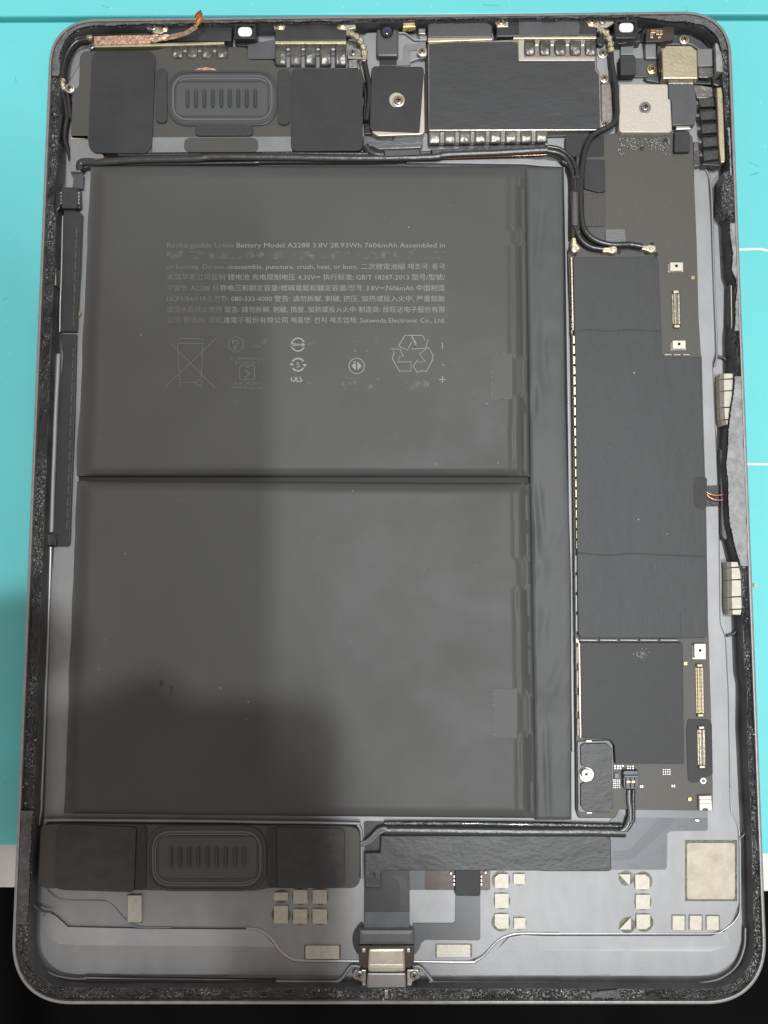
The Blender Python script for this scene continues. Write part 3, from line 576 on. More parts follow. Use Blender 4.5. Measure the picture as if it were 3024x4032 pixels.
for i, q in enumerate(((1062, 830, 1205, 822, 1216, 902, 1075, 912), (1073, 935, 1218, 925, 1228, 1010, 1085, 1026), (1085, 1048, 1232, 1038, 1238, 1122, 1095, 1138), (1093, 1160, 1240, 1150, 1248, 1235, 1104, 1254), (1102, 1272, 1250, 1258, 1253, 1345, 1108, 1370))):
    def f(u, v, q=q):
        p = rect_uv(G(4, (q[0], q[1]), (q[2], q[3]), (q[4], q[5]), (q[6], q[7])), u, v); z = 3.9 + .7 * math.sin(u * math.pi) ** .5 if 0 < u < 1 else 3.0
        if v in (0, 1): z -= .5
        return V(*p, z)
    MB().grid(f, 12, 8).build('fabric_contact', CLOTH, T, 'dark woven contact gasket beside the long metal bar', sharp=60)
    part('contact_link', G(4, (q[0] + 18, q[5] + 6), (q[2] - 10, q[5] + 2), (q[2] - 8, q[5] + 20), (q[0] + 22, q[5] + 26)), 2.0, 3.2, PLAS, T, bev=.1) if i < 4 else None
# ------------------------------------------------------------------ top edge modules
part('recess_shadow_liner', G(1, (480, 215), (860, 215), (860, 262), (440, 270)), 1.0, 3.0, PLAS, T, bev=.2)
part('antenna_cover', G(1, (985, 196), (1490, 205), (1485, 312), (880, 318)), 2.0, 4.4, FLEXD, T, r=4, bev=.2)
part('copper_antenna', G(1, (428, 275), (862, 262), (862, 330), (428, 345)), 2.5, 5.0, COP, T, r=4, bev=.2, label='copper foil wrapped antenna bar')
part('antenna_bar', G(1, (428, 347), (862, 332), (1430, 318), (1430, 338), (862, 355), (428, 362)), 2.5, 4.7, PALEG, T, bev=.15)
def foil_tail(u, v):
    c = crom([V(x, y, z) for x, y, z in GZ(1, [(860, 298)], 5.1) + GZ(1, [(940, 292)], 5.2) + GZ(1, [(1020, 284)], 5.3) + GZ(1, [(1120, 260)], 6.4) + GZ(1, [(1190, 222)], 7.6) + GZ(1, [(1222, 196)], 8.4)], 6)
    i = min(len(c) - 1, int(u * (len(c) - 1))); p = c[i]; d = (c[min(i + 1, len(c) - 1)] - c[max(i - 1, 0)]).normalized(); n = Vector((-d.y, d.x, 0)).normalized()
    wd = .0011 - .0004 * sst(u * 2)
    q = p + n * wd * (v * 2 - 1); q.z += .00035 * noise.noise(Vector((u * 14, v * 2, 0))); return q
MB().grid(foil_tail, 42, 6).build('foil_tail', mat('bare_copper_tail', (.50, .34, .24), .38, .7, bump=(700, .8, .0005), var=(700, .3)), T, 'loose strip of bare copper foil curling over the top rim', sharp=60)
def leaf(u, v):
    x, y = rect_uv(G(1, (1199, 110), (1252, 74), (1278, 150), (1212, 208)), u, v); return V(x, y, 10.6 - 2.3 * v + .5 * math.sin(u * 3 + v * 5) + .25 * math.sin(v * 14 + u * 4))
b = MB(); b.grid(leaf, 12, 16); n0 = len(b.v); b.grid(lambda u, v: leaf(u, v) - Vector((0, 0, .00006)), 12, 16)
b.build('foil_leaf', mat('copper_leaf', (.66, .38, .20), .34, .8, bump=(300, .5, .0005), var=(400, .35)), T, 'crumpled copper leaf at the end of the foil strip, over the rim', sharp=60)
part('screw_plate', G(1, (832, 212), (880, 190), (985, 190), (1000, 215), (990, 240), (940, 258), (900, 258)), 3.6, 4.8, NICK, T, bev=.1)
part('antenna_module', G(2, (455, 215), (520, 230), (545, 180), (930, 180), (935, 225), (1000, 228), (1002, 310), (455, 312)), 2.0, 4.6, FLEXD, T, r=3, bev=.2, label='dark film covered antenna module with sooty specks')
part('antenna_bar', G(2, (455, 313), (1002, 311), (1002, 334), (455, 336)), 2.5, 4.7, PALEG, T, bev=.15)
part('screw_plate', G(2, (435, 178), (540, 178), (525, 235), (455, 238)), 3.6, 4.5, NICK, T, bev=.1)
part('screw_plate', G(2, (885, 168), (1070, 165), (1075, 215), (1000, 230), (940, 225)), 3.6, 4.5, NICK, T, bev=.1)
def cam_like(c, o, inn, oval, lb):
    A = MB().prism(GR(c, *o), 1.6, 5.2, 10, .3).build('microphone_module', PLAS, T, lb)
    ring_prism(rnd(GR(c, o[0] + 6, o[1] + 5, o[2] - 6, o[3] - 8), 8), rnd(GR(c, *inn), 5), 5.2, 5.7, 'raised_frame', PLAS, A, .15)
    x0, y0, x1, y1 = oval; p = rnd(GR(c, x0, y0, x1, y1), 19, 8); part('light_window', p, 5.2, 5.45, WHITE, A, bev=.1)
cam_like(2, (138, 178, 312, 306), (158, 198, 290, 284), (170, 207, 277, 279), 'black square sensor with white oval window, left of the screws')
cam_like(4, (362, 158, 560, 330), (385, 185, 540, 285), (403, 193, 524, 270), 'black square sensor with white oval window near the corner')
part('sensor_base', G(2, (160, 300), (320, 290), (330, 350), (165, 355)), 1.6, 4.0, PLAS, T, bev=.2); part('sensor_base', G(4, (350, 300), (585, 280), (585, 350), (400, 370), (350, 340)), 1.6, 3.9, PLAS, T, bev=.2)
# front camera
part('camera_recess', G(2, (1030, 175), (1090, 160), (1400, 162), (1640, 180), (1640, 215), (1380, 225), (1050, 240)), 1.0, 2.2, DARK, T)
part('bracket_plate', G(2, (1100, 300), (1160, 250), (1420, 240), (1560, 290), (1600, 330), (1600, 440), (1500, 470), (1480, 520), (1200, 520), (1190, 630), (1140, 630), (1100, 480)), 1.0, 2.6, ALU, T, r=4, bev=.2)
part('flex_path', G(17, (820, 760), (900, 700), (1240, 700), (1270, 660), (1270, 600), (1480, 600), (1480, 870), (1060, 880), (1020, 940), (1020, 1330), (620, 1350), (610, 1190), (800, 1190)), 2.6, 2.9, FLEXL, T, r=6)
pipe('bracket_ridge', GZ(17, [(680, 385), (830, 380), (930, 430), (1050, 520), (1150, 585), (1270, 590)], 2.9), .0003, ALU, T)
CB = part('front_camera', G(17, (20, 260), (110, 240), (600, 250), (670, 270), (672, 1000), (640, 1060), (60, 1060), (15, 1000)), 1.6, 4.4, mat('camera_block', (.10, .10, .10), .4, .3, bump=(900, .1, .0001)), T, r=6, bev=.5, label='front camera block with round dark lens')
def dome(u, v):
    a = u * 2 * math.pi; t = v * math.pi / 2; p = G(17, (325 + 205 * math.cos(a) * math.cos(t), 320 + 205 * math.sin(a) * math.cos(t)))[0]; return V(*p, 4.3 + 1.5 * math.sin(t))
MB().grid(dome, 32, 10).build('lens', LENS, CB, sharp=60)
part('lens_core', [(x, y) for x, y in disc(*G(17, (330, 320))[0], 5, 16)], 5.5, 5.84, LENSB, CB)
part('camera_flex', G(17, (105, 1060), (605, 1060), (605, 1357), (105, 1357)), 1.8, 3.0, FLEXD, T, bev=.2)
part('gold_contact', G(17, (780, 20), (1170, 10), (1183, 195), (800, 208)), 3.2, 4.8, GOLD, T, bev=.3)
part('small_bracket', G(17, (1265, 230), (1480, 235), (1475, 400), (1265, 400)), 2.0, 4.2, NICKD, T, r=2, bev=.2); part('small_bracket', G(17, (1290, 450), (1520, 450), (1520, 590), (1280, 600)), 2.6, 3.4, ALU, T, bev=.2)
# plate with the centre screw
PLT = part('cover_plate', G(2, (1205, 530), (1600, 530), (1606, 1015), (1580, 1032), (1240, 1045), (1195, 1010)), 1.8, 4.0, NICK, T, r=8, bev=.2, label='nickel plate under a black card, held by one centre screw')
part('black_card', G(2, (1210, 508), (1590, 512), (1600, 540), (1565, 1018), (1195, 1003), (1183, 985), (1198, 530)), 4.0, 4.3, BLK, PLT, r=9, bev=.08, holes=[disc(*G(2, (1390, 765))[0], 31)])
part('screw_boss', disc(*G(2, (1388, 768))[0], 29), 3.9, 4.35, NICK, PLT, bev=.15)
part('flex_bridge', G(18, (140, 395), (260, 400), (430, 470), (700, 480), (720, 425), (1255, 400), (1255, 590), (1215, 625), (430, 655), (290, 590), (140, 580)), 2.2, 3.2, mat('bent_flex_film', (.13, .135, .14), .3, .2, bump=(240, .5, .0006), stretch=(.4, 1.6, 1)), T, r=5, bev=.3)
part('black_bracket', G(18, (150, 110), (250, 110), (300, 365), (170, 370)), 1.6, 2.9, PLAS, T, bev=.2)
pipe('shell_rib', GZ(18, [(0, 780), (90, 740), (150, 660), (170, 600)], 2.2), .0006, ALU, T)
# ------------------------------------------------------------------ big shielded module at the top
SHD = part('shield_can', G(3, (165, 330), (860, 300), (1455, 300), (1462, 530), (1492, 570), (1500, 985), (1490, 1000), (170, 1004)), 1.8, 3.9, NICKD, T, r=6, bev=.2, label='wide top shield under a rippled black sheet')
part('black_sheet', G(3, (176, 338), (360, 324), (856, 320), (862, 466), (1448, 465), (1452, 540), (1480, 572), (1490, 985), (178, 990)), 3.9, 4.25, mat('rippled_black_sheet', (.040, .041, .044), .46, 0, bump=(330, .20, .0005), bump2=(90, .08, .0008), stretch=(.7, 1.5, 1), var=(160, .08)), SHD, r=4, bev=.1)
part('antenna_block', G(3, (165, 185), (200, 170), (630, 170), (660, 200), (660, 285), (165, 287)), 2.0, 4.5, mat('sooty_antenna_film', (.075, .077, .080), .42, 0, bump=(1500, .3, .0002), wear_glint=(2600, .66, (.5, .5, .5))), T, r=6, bev=.3, label='dark antenna block with white sparkling grit')
part('antenna_bar', G(3, (165, 288), (662, 285), (662, 305), (165, 322)), 2.0, 4.4, PALEG, T, bev=.15); part('antenna_bar', G(3, (822, 280), (1460, 275), (1460, 296), (822, 298)), 2.0, 4.7, PALEG, T, bev=.15)
part('antenna_flex', G(3, (695, 205), (780, 195), (785, 152), (1390, 152), (1395, 200), (1462, 205), (1462, 272), (695, 280)), 2.0, 4.6, FLEXD, T, r=4, bev=.2)
part('antenna_flex_patch', G(3, (865, 160), (1320, 158), (1335, 200), (1325, 268), (865, 272)), 4.6, 4.72, FLEX, T, r=5)
part('screw_plate', G(3, (680, 165), (700, 145), (755, 145), (785, 160), (783, 205), (700, 210)), 3.6, 4.7, NICK, T, bev=.1); part('screw_plate', G(3, (1380, 150), (1540, 140), (1620, 150), (1590, 180), (1540, 210), (1400, 208)), 3.6, 4.5, NICK, T, bev=.1)
part('side_bracket', G(3, (1460, 300), (1540, 300), (1560, 400), (1555, 625), (1490, 632), (1480, 560), (1460, 520)), 1.8, 3.2, ALU, T, r=3, bev=.2)
part('side_bracket', G(3, (1492, 632), (1590, 620), (1592, 930), (1560, 1000), (1500, 1000)), 1.8, 2.8, NICKD, T, r=3, bev=.3)
part('rubber_plug', disc(*G(3, (1495, 312))[0], 19), 2.0, 4.4, PLAS, T, bev=.3)
part('shield_frame', G(3, (860, 300), (905, 300), (905, 440), (1450, 440), (1450, 466), (862, 466)), 3.9, 4.15, NICK, SHD, r=3, bev=.08)
part('screw_tab', G(3, (88, 372), (155, 365), (160, 430), (100, 435)), 2.6, 3.7, NICK, T, r=10, bev=.1); part('screw_tab', G(2, (1012, 375), (1115, 375), (1118, 448), (1012, 448)), 2.6, 3.7, NICKD, T, r=3, bev=.1)
part('clip', G(2, (1015, 460), (1090, 450), (1090, 520), (1020, 520)), 2.0, 3.9, FOILS, T, r=2, bev=.2)
for q in (G(3, (140, 560), (176, 560), (172, 1010), (140, 1010)), G(3, (172, 1004), (1500, 992), (1500, 1040), (1090, 1048), (172, 1022)), G(2, (1150, 640), (1200, 640), (1190, 1000), (1150, 1000)), G(2, (1606, 340), (1660, 330), (1660, 600), (1610, 540)), G(4, (345, 160), (600, 150), (600, 250), (345, 400)), G(4, (1110, 330), (1200, 380), (1215, 560), (1195, 620), (1180, 420)), G(4, (600, 260), (640, 230), (640, 350), (590, 350))):
    part('black_gap_fill', q, 1.0, 2.4, PLAS, T, bev=.1)  # black strips filling the gaps between neighbouring parts
# ------------------------------------------------------------------ logic board
LB = part('logic_board', G(4, (275, 1140), (390, 1120), (870, 1110), (1022, 1140)) + G(5, (1105, 0), (1110, 250), (1128, 700), (1142, 1240), (1160, 1520)) + G(6, (1165, 0), (1178, 500), (1200, 1200), (1212, 1990)) + G(7, (1218, 320), (1235, 880), (1247, 1410), (1247, 1600), (545, 1590), (522, 1650), (245, 1650), (228, 1600), (218, 400)) + G(6, (215, 1990), (190, 0)) + G(5, (185, 1300), (165, 760), (200, 640), (230, 40)) + G(3, (1225, 1042)), 1.7, 2.9, PCB, T, r=6, bev=.12, label='long dark logic board beside the battery')
part('black_tape', G(3, (1225, 1040), (1518, 1040), (1520, 1200), (1225, 1205)), 2.9, 3.05, BLK, LB, r=6)
part('ribbed_tape', G(5, (280, 50), (440, 52), (446, 290), (400, 298), (285, 270)), 2.9, 3.5, BLK, LB, r=5, bev=.2); part('ribbed_tape', G(5, (280, 302), (445, 302), (443, 550), (285, 552)), 2.9, 3.25, mat('ribbed_tape_film', (.060, .058, .055), .4, 0, bump=(1600, .5, .0002), stretch=(2.5, .2, 1)), LB, r=5, bev=.1)
part('ribbed_tape', G(5, (442, 570), (590, 572), (600, 672), (445, 665)), 2.9, 3.2, mat('ribbed_tape_light', (.14, .14, .14), .35, .1, bump=(1800, .5, .0002), stretch=(.2, 2.5, 1)), LB, r=4, bev=.1)
SA = G(5, (202, 782), (832, 776), (840, 800), (862, 1340), (866, 1512), (878, 1525), (1158, 1530)) + G(6, (1165, 300), (1184, 900), (1208, 1960)) + G(7, (1212, 295), (1195, 303), (1000, 310), (262, 308), (242, 285), (235, 0)) + G(6, (226, 900), (218, 0)) + G(5, (212, 1350))
A = part('board_shield', SA, 2.9, 4.0, SHF, LB, bev=.18, label='long dark graphite covered shield')
part('shield_side', [(x - 3, y) for x, y in G(5, (190, 782), (203, 782), (214, 1330), (203, 1330))], 2.9, 3.9, PALEG, LB, bev=.1)
for pts in (G(5, (212, 1338), (330, 1326), (480, 1335), (640, 1326), (858, 1338)), G(6, (236, 1474), (440, 1492), (640, 1480), (880, 1490), (1190, 1502))): pipe('sheet_seam', [(x, y, 4.0) for x, y in pts], .00016, SHF, A, flat=.6)
b = MB()
for x, y, s_ in ((2497, 1468, 3), (2514, 2046, 2.4), (2627, 2102, 1.6), (2400, 1760, 1.2), (2580, 2230, 1.2)): fill(b, disc(x, y, s_, 8), 4.03)
b.build('dust_specks', mat('pale_dust', (.45, .45, .43), .7), A, kind='stuff')
part('sheet_patch', G(7, (1005, 112), (1208, 118), (1210, 300), (1008, 306)), 4.0, 4.06, SHF, A); part('sheet_tab', G(6, (1125, 905), (1190, 905), (1204, 925), (1196, 1140), (1180, 1158), (1130, 1140), (1108, 1100), (1106, 960)), 3.9, 4.12, BLK, A, r=6)
SBp = G(7, (252, 342), (1015, 342), (1022, 360), (1032, 1248), (518, 1246), (510, 1110), (478, 1068), (262, 1052))
SBo = part('board_shield', SBp, 2.9, 4.0, SHG, LB, r=2, bev=.15, label='lower square shield with ribbed black sheet and a white scuff')
part('shield_side', G(7, (244, 345), (253, 345), (262, 1050), (255, 1050)), 2.9, 3.9, mat('copper_tinted_edge', (.55, .36, .24), .35, .8), LB)
b = MB(); rg = random.Random(2); cx, cy = G(7, (715, 430))[0]
for _ in range(60):
    a, d = rg.uniform(0, 6.28), abs(rg.gauss(0, 14)); x, y = cx + d * math.cos(a), cy + d * math.sin(a); s = rg.uniform(.8, 2.4); fill(b, [(x - s, y), (x, y - s), (x + s, y + s * .3), (x, y + s)], 4.02)
b.build('scuff', mat('scuff_white', (.34, .34, .33), .6), SBo, kind='stuff')
for i in range(19 + 4):                  # comb of shield clips along the board edge
    y = 1318 + i * 40.4 + (0 if i < 23 else 0)
    if y > 2150: break
    x = 2256.5 + (y - 1318) * .0175
    o = part('shield_clip', BX(x - 2, y + 2, x + 9, y + 35), 2.9, 3.85, PALEG, LB, bev=.15); 
for i in range(13):
    y = 1020 + i * 23; x = 2246 + i * .3; part('shield_clip', BX(x, y, x + 5, y + 17), 2.9, 3.5, NICKD, LB, bev=.1)
for y in [2185 + 78 * i for i in range(4)] + [2545 + 95 * i for i in range(4)]: part('edge_shield_strip', BX(2263 + (y - 2185) * .014, y, 2273 + (y - 2185) * .014, y + 70), 2.9, 3.6, TIN, LB, bev=.3)
for i in range(5): u = 250 + i * 151; part('edge_shield_strip', G(7, (u, 315), (u + 135, 317), (u + 135, 334), (u, 333)), 2.9, 3.7, TIN, LB, bev=.3)
for i in range(3): part('edge_shield_strip', G(5, (885 + i * 68, 1508), (940 + i * 68, 1508), (940 + i * 68, 1516), (885 + i * 68, 1516)), 2.9, 3.4, TIN, LB, bev=.1)
part('corner_solder', G(7, (222, 300), (245, 320), (250, 345), (225, 350)), 2.9, 3.8, TIN, LB, bev=.2)
# nuts and switches on the board
for c, q, hc in ((5, (925, 820, 1025, 884), (975, 848)), (5, (945, 1405, 1045, 1468), (995, 1432)), (7, (1108, 350, 1195, 458), (1152, 400))):
    o = MB().prism(GR(c, q[0] - 14, q[1] + 12, q[2] + 2, q[3] + 10), 2.9, 3.2, 2, .1).build('threaded_block', TIN, LB, 'small bright metal block with a round hole')
    hx, hy = G(c, hc)[0]; MB().prism(GR(c, *q), 3.2, 3.9, 2, .12, [disc(hx, hy, 6, 16)]).build('block_top', NICK, o); part('hole_bottom', disc(hx, hy, 6.5, 16), 3.15, 3.25, DARK, o)
def connector(c, u0, v0, u1, v1, n, gold, skew=0):
    (x0, y0), (x1, y1) = G(c, (u0, v0), (u1, v1)); sk = skew; P = lambda x, y: (x + sk * (y - y0) / (y1 - y0), y)
    fr = [P(x0, y0), P(x1, y0), P(x1, y1), P(x0, y1)]; w_ = x1 - x0
    K = MB().prism(fr, 2.9, 3.15, 0, .05).build('board_connector', PLAS, LB, 'narrow board connector with %s pins' % ('gold' if gold else 'pale')); mm = mat('soft_gold', (.60, .49, .28), .36, .85) if gold else PALEG
    for ya, yb in ((y0, y0 + 11), (y1 - 11, y1)):
        part('end_frame', [P(x0 + w_ * .12, ya), P(x1 - w_ * .12, ya), P(x1 - w_ * .12, yb), P(x0 + w_ * .12, yb)], 3.15, 3.8, mm, K, bev=.15)
    part('centre_bar', [P(x0 + w_ * .44, y0 + 16), P(x0 + w_ * .60, y0 + 16), P(x0 + w_ * .60, y1 - 16), P(x0 + w_ * .44, y1 - 16)], 3.15, 3.6, FLEXL if not gold else NICKD, K, bev=.08)
    for f0, f1, z in ((-.08, .07, 3.2), (.18, .40, 3.6), (.66, .9, 3.6)):
        b = MB()
        for i in range(n):
            y = y0 + 14 + (y1 - y0 - 28) * (i + .18) / n; h = (y1 - y0 - 28) / n * .55
            b.prism([P(x0 + w_ * f0, y), P(x0 + w_ * f1, y), P(x0 + w_ * f1, y + h), P(x0 + w_ * f0, y + h)], 2.95, z)
        b.build('pin_row', mm, K, kind='stuff')
connector(5, 945, 1030, 1002, 1308, 26, False, 4); connector(7, 1122, 503, 1178, 897, 34, True, 4)
part('connector_gasket', G(7, (1060, 915), (1215, 915), (1240, 945), (1247, 1330), (1200, 1345), (1150, 1350), (1140, 1385), (1100, 1392), (1062, 1375), (1048, 1000)), 2.9, 3.05, BLK, LB, r=8, bev=.05)
connector(7, 1136, 968, 1190, 1282, 28, False, 3)
for q in (GR(5, 1086, 923, 1112, 947), GR(7, 1030, 486, 1056, 512), GR(7, 1062, 1500, 1088, 1526)): part('gold_pad', q, 2.9, 3.15, GOLD, LB, bev=.05)
def parts_field(c, boxes, m, z=.25):
    b = MB()
    for u0, v0, u1, v1 in boxes: b.prism(GR(c, u0, v0, u1, v1), 2.9, 2.9 + z, 0, .04)
    b.build('surface_components', m, LB, 'cluster of tiny soldered components', kind='stuff')
rg = random.Random(11); bx = []
for i in range(240):
    u = rg.uniform(395, 835); v = rg.uniform(1160, 1255)
    if 440 < u < 455 or (830 < u): continue
    if u > 770 or u < 440: v = rg.uniform(1165, 1300)
    if v > 1225 and 560 < u < 640: continue
    u = round(u / 11) * 11; v = round(v / 11) * 11; bx.append((u, v, u + 6, v + 6))
parts_field(4, bx, TIN)
parts_field(4, [(590 + i * 12, 1128, 596 + i * 12, 1134) for i in range(13)], TIN)
parts_field(7, [(510 + i * 20, 1258 + j * 18, 522 + i * 20, 1270 + j * 18) for i in range(4) for j in range(2) if rg.random() < .85] + [(605 + i * 20, 1262 + j * 16, 616 + i * 20, 1272 + j * 16) for i in range(3) for j in range(2)] + [(872 + i * 16, 1287 + j * 17, 883 + i * 16, 1296 + j * 17) for i in range(4) for j in range(3)] + [(702, 1407, 712, 1427), (716, 1407, 726, 1427), (938, 1404, 948, 1424), (954, 1404, 965, 1424)] + [(504 + i * 14, 1365 + j * 14, 512 + i * 14, 1373 + j * 14) for i in range(4) for j in range(5)], TIN)
part('small_chip', GR(7, 512, 1318, 545, 1358), 2.9, 3.3, FLEX, LB, bev=.05); part('small_chip', GR(4, 583, 1240, 612, 1260), 2.9, 3.3, PLAS, LB, bev=.05); part('small_chip', GR(4, 782, 1170, 812, 1200), 2.9, 3.3, PLAS, LB, bev=.05)
MB().prism(disc(*G(7, (1176, 1376))[0], 12, 20), 2.9, 3.05, 0, .03, [disc(*G(7, (1176, 1376))[0], 7, 16)]).build('plated_hole', TIN, LB); part('hole_bottom', disc(*G(7, (1176, 1376))[0], 7.5, 16), 2.7, 2.93, ALU2, LB)
# battery terminal cover
BC = part('terminal_frame', G(7, (232, 1080), (470, 1070), (500, 1110), (508, 1250), (500, 1610), (250, 1615), (238, 1600)), 2.9, 3.3, FLEXD, LB, r=5, bev=.15)
part('terminal_cover', G(7, (256, 1120), (275, 1097), (455, 1095), (492, 1130), (496, 1590), (470, 1610), (290, 1605), (258, 1565), (258, 1400), (290, 1385), (340, 1375), (362, 1330), (340, 1285), (300, 1270), (262, 1265)), 3.3, 3.75, BLKW, LB, r=6, bev=.12, label='black notched cover beside the big silver boss')
o = part('silver_boss', disc(*G(7, (305, 1330))[0], 31), 3.0, 3.6, NICK, LB, bev=.2); b = MB(); cc = G(7, (300, 1325))[0]
MB().prism(disc(*cc, 20), 3.6, 4.6, 0, .25, [disc(*cc, 8, 16)]).build('threaded_collar', TIN, o); part('hole_bottom', disc(*cc, 8.5, 16), 3.5, 3.8, ALU2, o)
for q in ((295, 1068, 345, 1092), (300, 1606, 350, 1625)): part('solder_joint', GR(7, *q), 3.0, 3.6, TIN, LB, r=5, bev=.25)
# beige shield with centre screw, camera gold plate and neighbours
BS = part('beige_shield', G(4, (402, 712), (415, 702), (805, 706), (818, 720), (820, 828), (840, 842), (852, 1095), (830, 1117), (425, 1117), (402, 1095)), 1.8, 4.4, mat('stippled_nickel_shield', (.53, .485, .425), .5, .3, bump=(2600, .5, .0002), var=(2400, .05)), T, bev=.4, label='stippled beige metal shield with one screw in its centre')
MB().prism(disc(*G(4, (622, 908))[0], 24), 4.4, 4.5, 0, .06).build('countersink', NICKD, BS)
part('rear_camera_cover', G(4, (765, 425), (800, 385), (1010, 383), (1060, 425), (1067, 662), (772, 662)), 1.8, 5.2, PALEG, T, bev=.25, label='pale gold octagonal camera cover with scuffed sheen')
part('camera_side', G(4, (742, 440), (768, 425), (775, 660), (755, 650), (742, 520)), 1.6, 4.2, PLAS, T, bev=.2)
part('grey_connector', G(4, (1060, 412), (1190, 405), (1195, 555), (1065, 560)), 1.8, 4.4, mat('matt_grey_cap', (.20, .195, .19), .5, .2), T, r=5, bev=.3)
part('foil_block', G(4, (1070, 566), (1195, 570), (1200, 640), (1150, 655), (1072, 652)), 1.8, 3.9, FOILD, T, r=3, bev=.2)
part('black_tab', G(4, (1035, 668), (1190, 690), (1180, 712), (1035, 705)), 1.8, 3.2, PLAS, T, bev=.2); part('black_tab', G(4, (1190, 660), (1280, 670), (1290, 710), (1240, 728), (1195, 712)), 1.8, 4.0, PLAS, T, r=4, bev=.3)
part('silver_flex', G(4, (818, 664), (1030, 664), (1030, 710), (818, 708)), 1.8, 3.9, FOILS, T, bev=.2)
part('dark_flex_tape', G(4, (818, 708), (1032, 712), (1048, 800), (1062, 900), (1045, 1050), (850, 1058), (845, 850), (822, 825)), 1.8, 3.6, FLEX, T, r=4, bev=.2)
part('silver_foil_sheet', G(4, (1032, 712), (1190, 735), (1200, 810), (1150, 825), (1060, 828), (1040, 770)), 1.8, 2.9, FOILS, T, r=3, bev=.15)
part('foam_pad', G(4, (410, 462), (530, 460), (545, 485), (547, 630), (415, 633)), 2.4, 4.2, FOAM, T, r=6, bev=.3); part('foam_pad', G(4, (872, 1105), (1000, 1102), (1005, 1278), (868, 1282)), 2.9, 4.0, FOAM, T, r=7, bev=.3)
part('steel_bracket', G(4, (885, 1060), (1000, 1060), (1015, 1090), (880, 1095)), 2.9, 3.6, TIN, T, bev=.3)
part('brown_sensor_board', G(4, (635, 240), (755, 235), (800, 222), (868, 222), (868, 335), (760, 352), (720, 350), (628, 352)), 2.0, 4.2, BROWN, T, r=5, bev=.1, label='brown board with five tiny gold capacitors')
for i, (u0, v0, u1, v1) in enumerate(((670, 248, 710, 278), (715, 250, 742, 292), (746, 250, 770, 292), (664, 284, 690, 318), (730, 298, 756, 320))):
    part('capacitor', GR(4, u0, v0, u1, v1), 4.2, 4.7, PALEG, T, bev=.1); part('capacitor_body', GR(4, u0 - 1, v0 + (v1 - v0) * .3, u1 + 1, v0 + (v1 - v0) * .7), 4.2, 4.72, mat('brown_ceramic', (.22, .12, .07), .4), T)
part('light_flex', G(4, (415, 360), (525, 362), (522, 460), (418, 460)), 1.8, 2.6, FLEXL, T, bev=.1); part('light_flex', G(4, (622, 355), (715, 355), (715, 400), (705, 460), (720, 492), (628, 492)), 1.8, 3.2, FLEXL, T, bev=.2)
part('grey_flex', G(4, (400, 490), (725, 490), (722, 640), (620, 650), (400, 650)), 1.6, 2.2, FLEX, T, r=5, bev=.1); part('camera_bracket', G(4, (725, 380), (760, 380), (750, 700), (640, 680), (610, 655), (725, 640)), 1.6, 2.6, ALU2, T, r=3, bev=.2)
part('corner_block', G(4, (720, 360), (900, 300), (1000, 290), (1110, 350), (1180, 420), (1180, 480), (1060, 410), (1010, 375), (760, 378)), 1.6, 2.8, ALU2, T, r=5, bev=.3)
part('long_metal_bar', G(4, (1228, 738), (1268, 733), (1280, 800), (1300, 1350), (1292, 1370), (1262, 1368), (1245, 1200)), 2.0, 5.0, PALEG, T, r=3, bev=.25, label='long pale metal bar beside the woven gaskets')
part('bar_holder', G(4, (1205, 740), (1230, 735), (1262, 1370), (1255, 1400), (1105, 1390), (1110, 1370), (1255, 1350)), 2.0, 4.0, PLAS, T, bev=.2)
part('foil_block', G(4, (1030, 1195), (1075, 1198), (1090, 1400), (1035, 1402)), 1.7, 3.2, FOILD, T, r=4, bev=.2)
part('grip_pad', G(4, (1215, 360), (1275, 380), (1300, 610), (1225, 600)), 2.0, 5.2, GLUE2, T, bev=.2)
pipe('shell_ridge', GZ(5, [(1160, 100), (1205, 150), (1228, 230), (1240, 400), (1250, 800), (1265, 1200), (1276, 1500), (1258, 1600)], 1.7), .0003, ALU, T)
# ------------------------------------------------------------------ screws
for c, u, v, r, k, z in ((1, 882, 217, .92, 'steel', 4.8), (1, 962, 215, .92, 'goldring', 4.8), (1, 245, 681, .92, 'ring', 4.0), (1, 410, 362, .8, 'steel', 3.0), (2, 488, 195, .95, 'goldring', 4.5), (2, 967, 190, .95, 'goldring', 4.5), (2, 1052, 407, .9, 'steel', 3.7), (2, 1583, 398, .92, 'bronze', 3.7),
                         (2, 1402, 778, 1.2, 'bronze', 4.5), (3, 727, 172, 1.0, 'goldring', 4.7), (3, 1425, 166, 1.0, 'goldring', 4.5), (3, 1505, 166, .95, 'steel', 4.5), (3, 1508, 413, 1.0, 'ring', 3.4), (3, 1520, 605, .85, 'bronze', 3.4), (3, 1528, 956, .9, 'bronze', 3.2), (4, 952, 336, .95, 'bronze', 3.2),
                         (4, 680, 586, 1.0, 'goldring', 2.6), (4, 622, 907, 1.15, 'steel', 4.5)):
    x, y = G(c, (u, v))[0]; screw(x, y, z, r, k, random.uniform(0, 1.5))
part('antenna_clamp', G(1, (180, 640), (225, 650), (280, 655), (285, 690), (245, 712), (200, 690)), 2.6, 3.8, NICK, T, r=5, bev=.15)
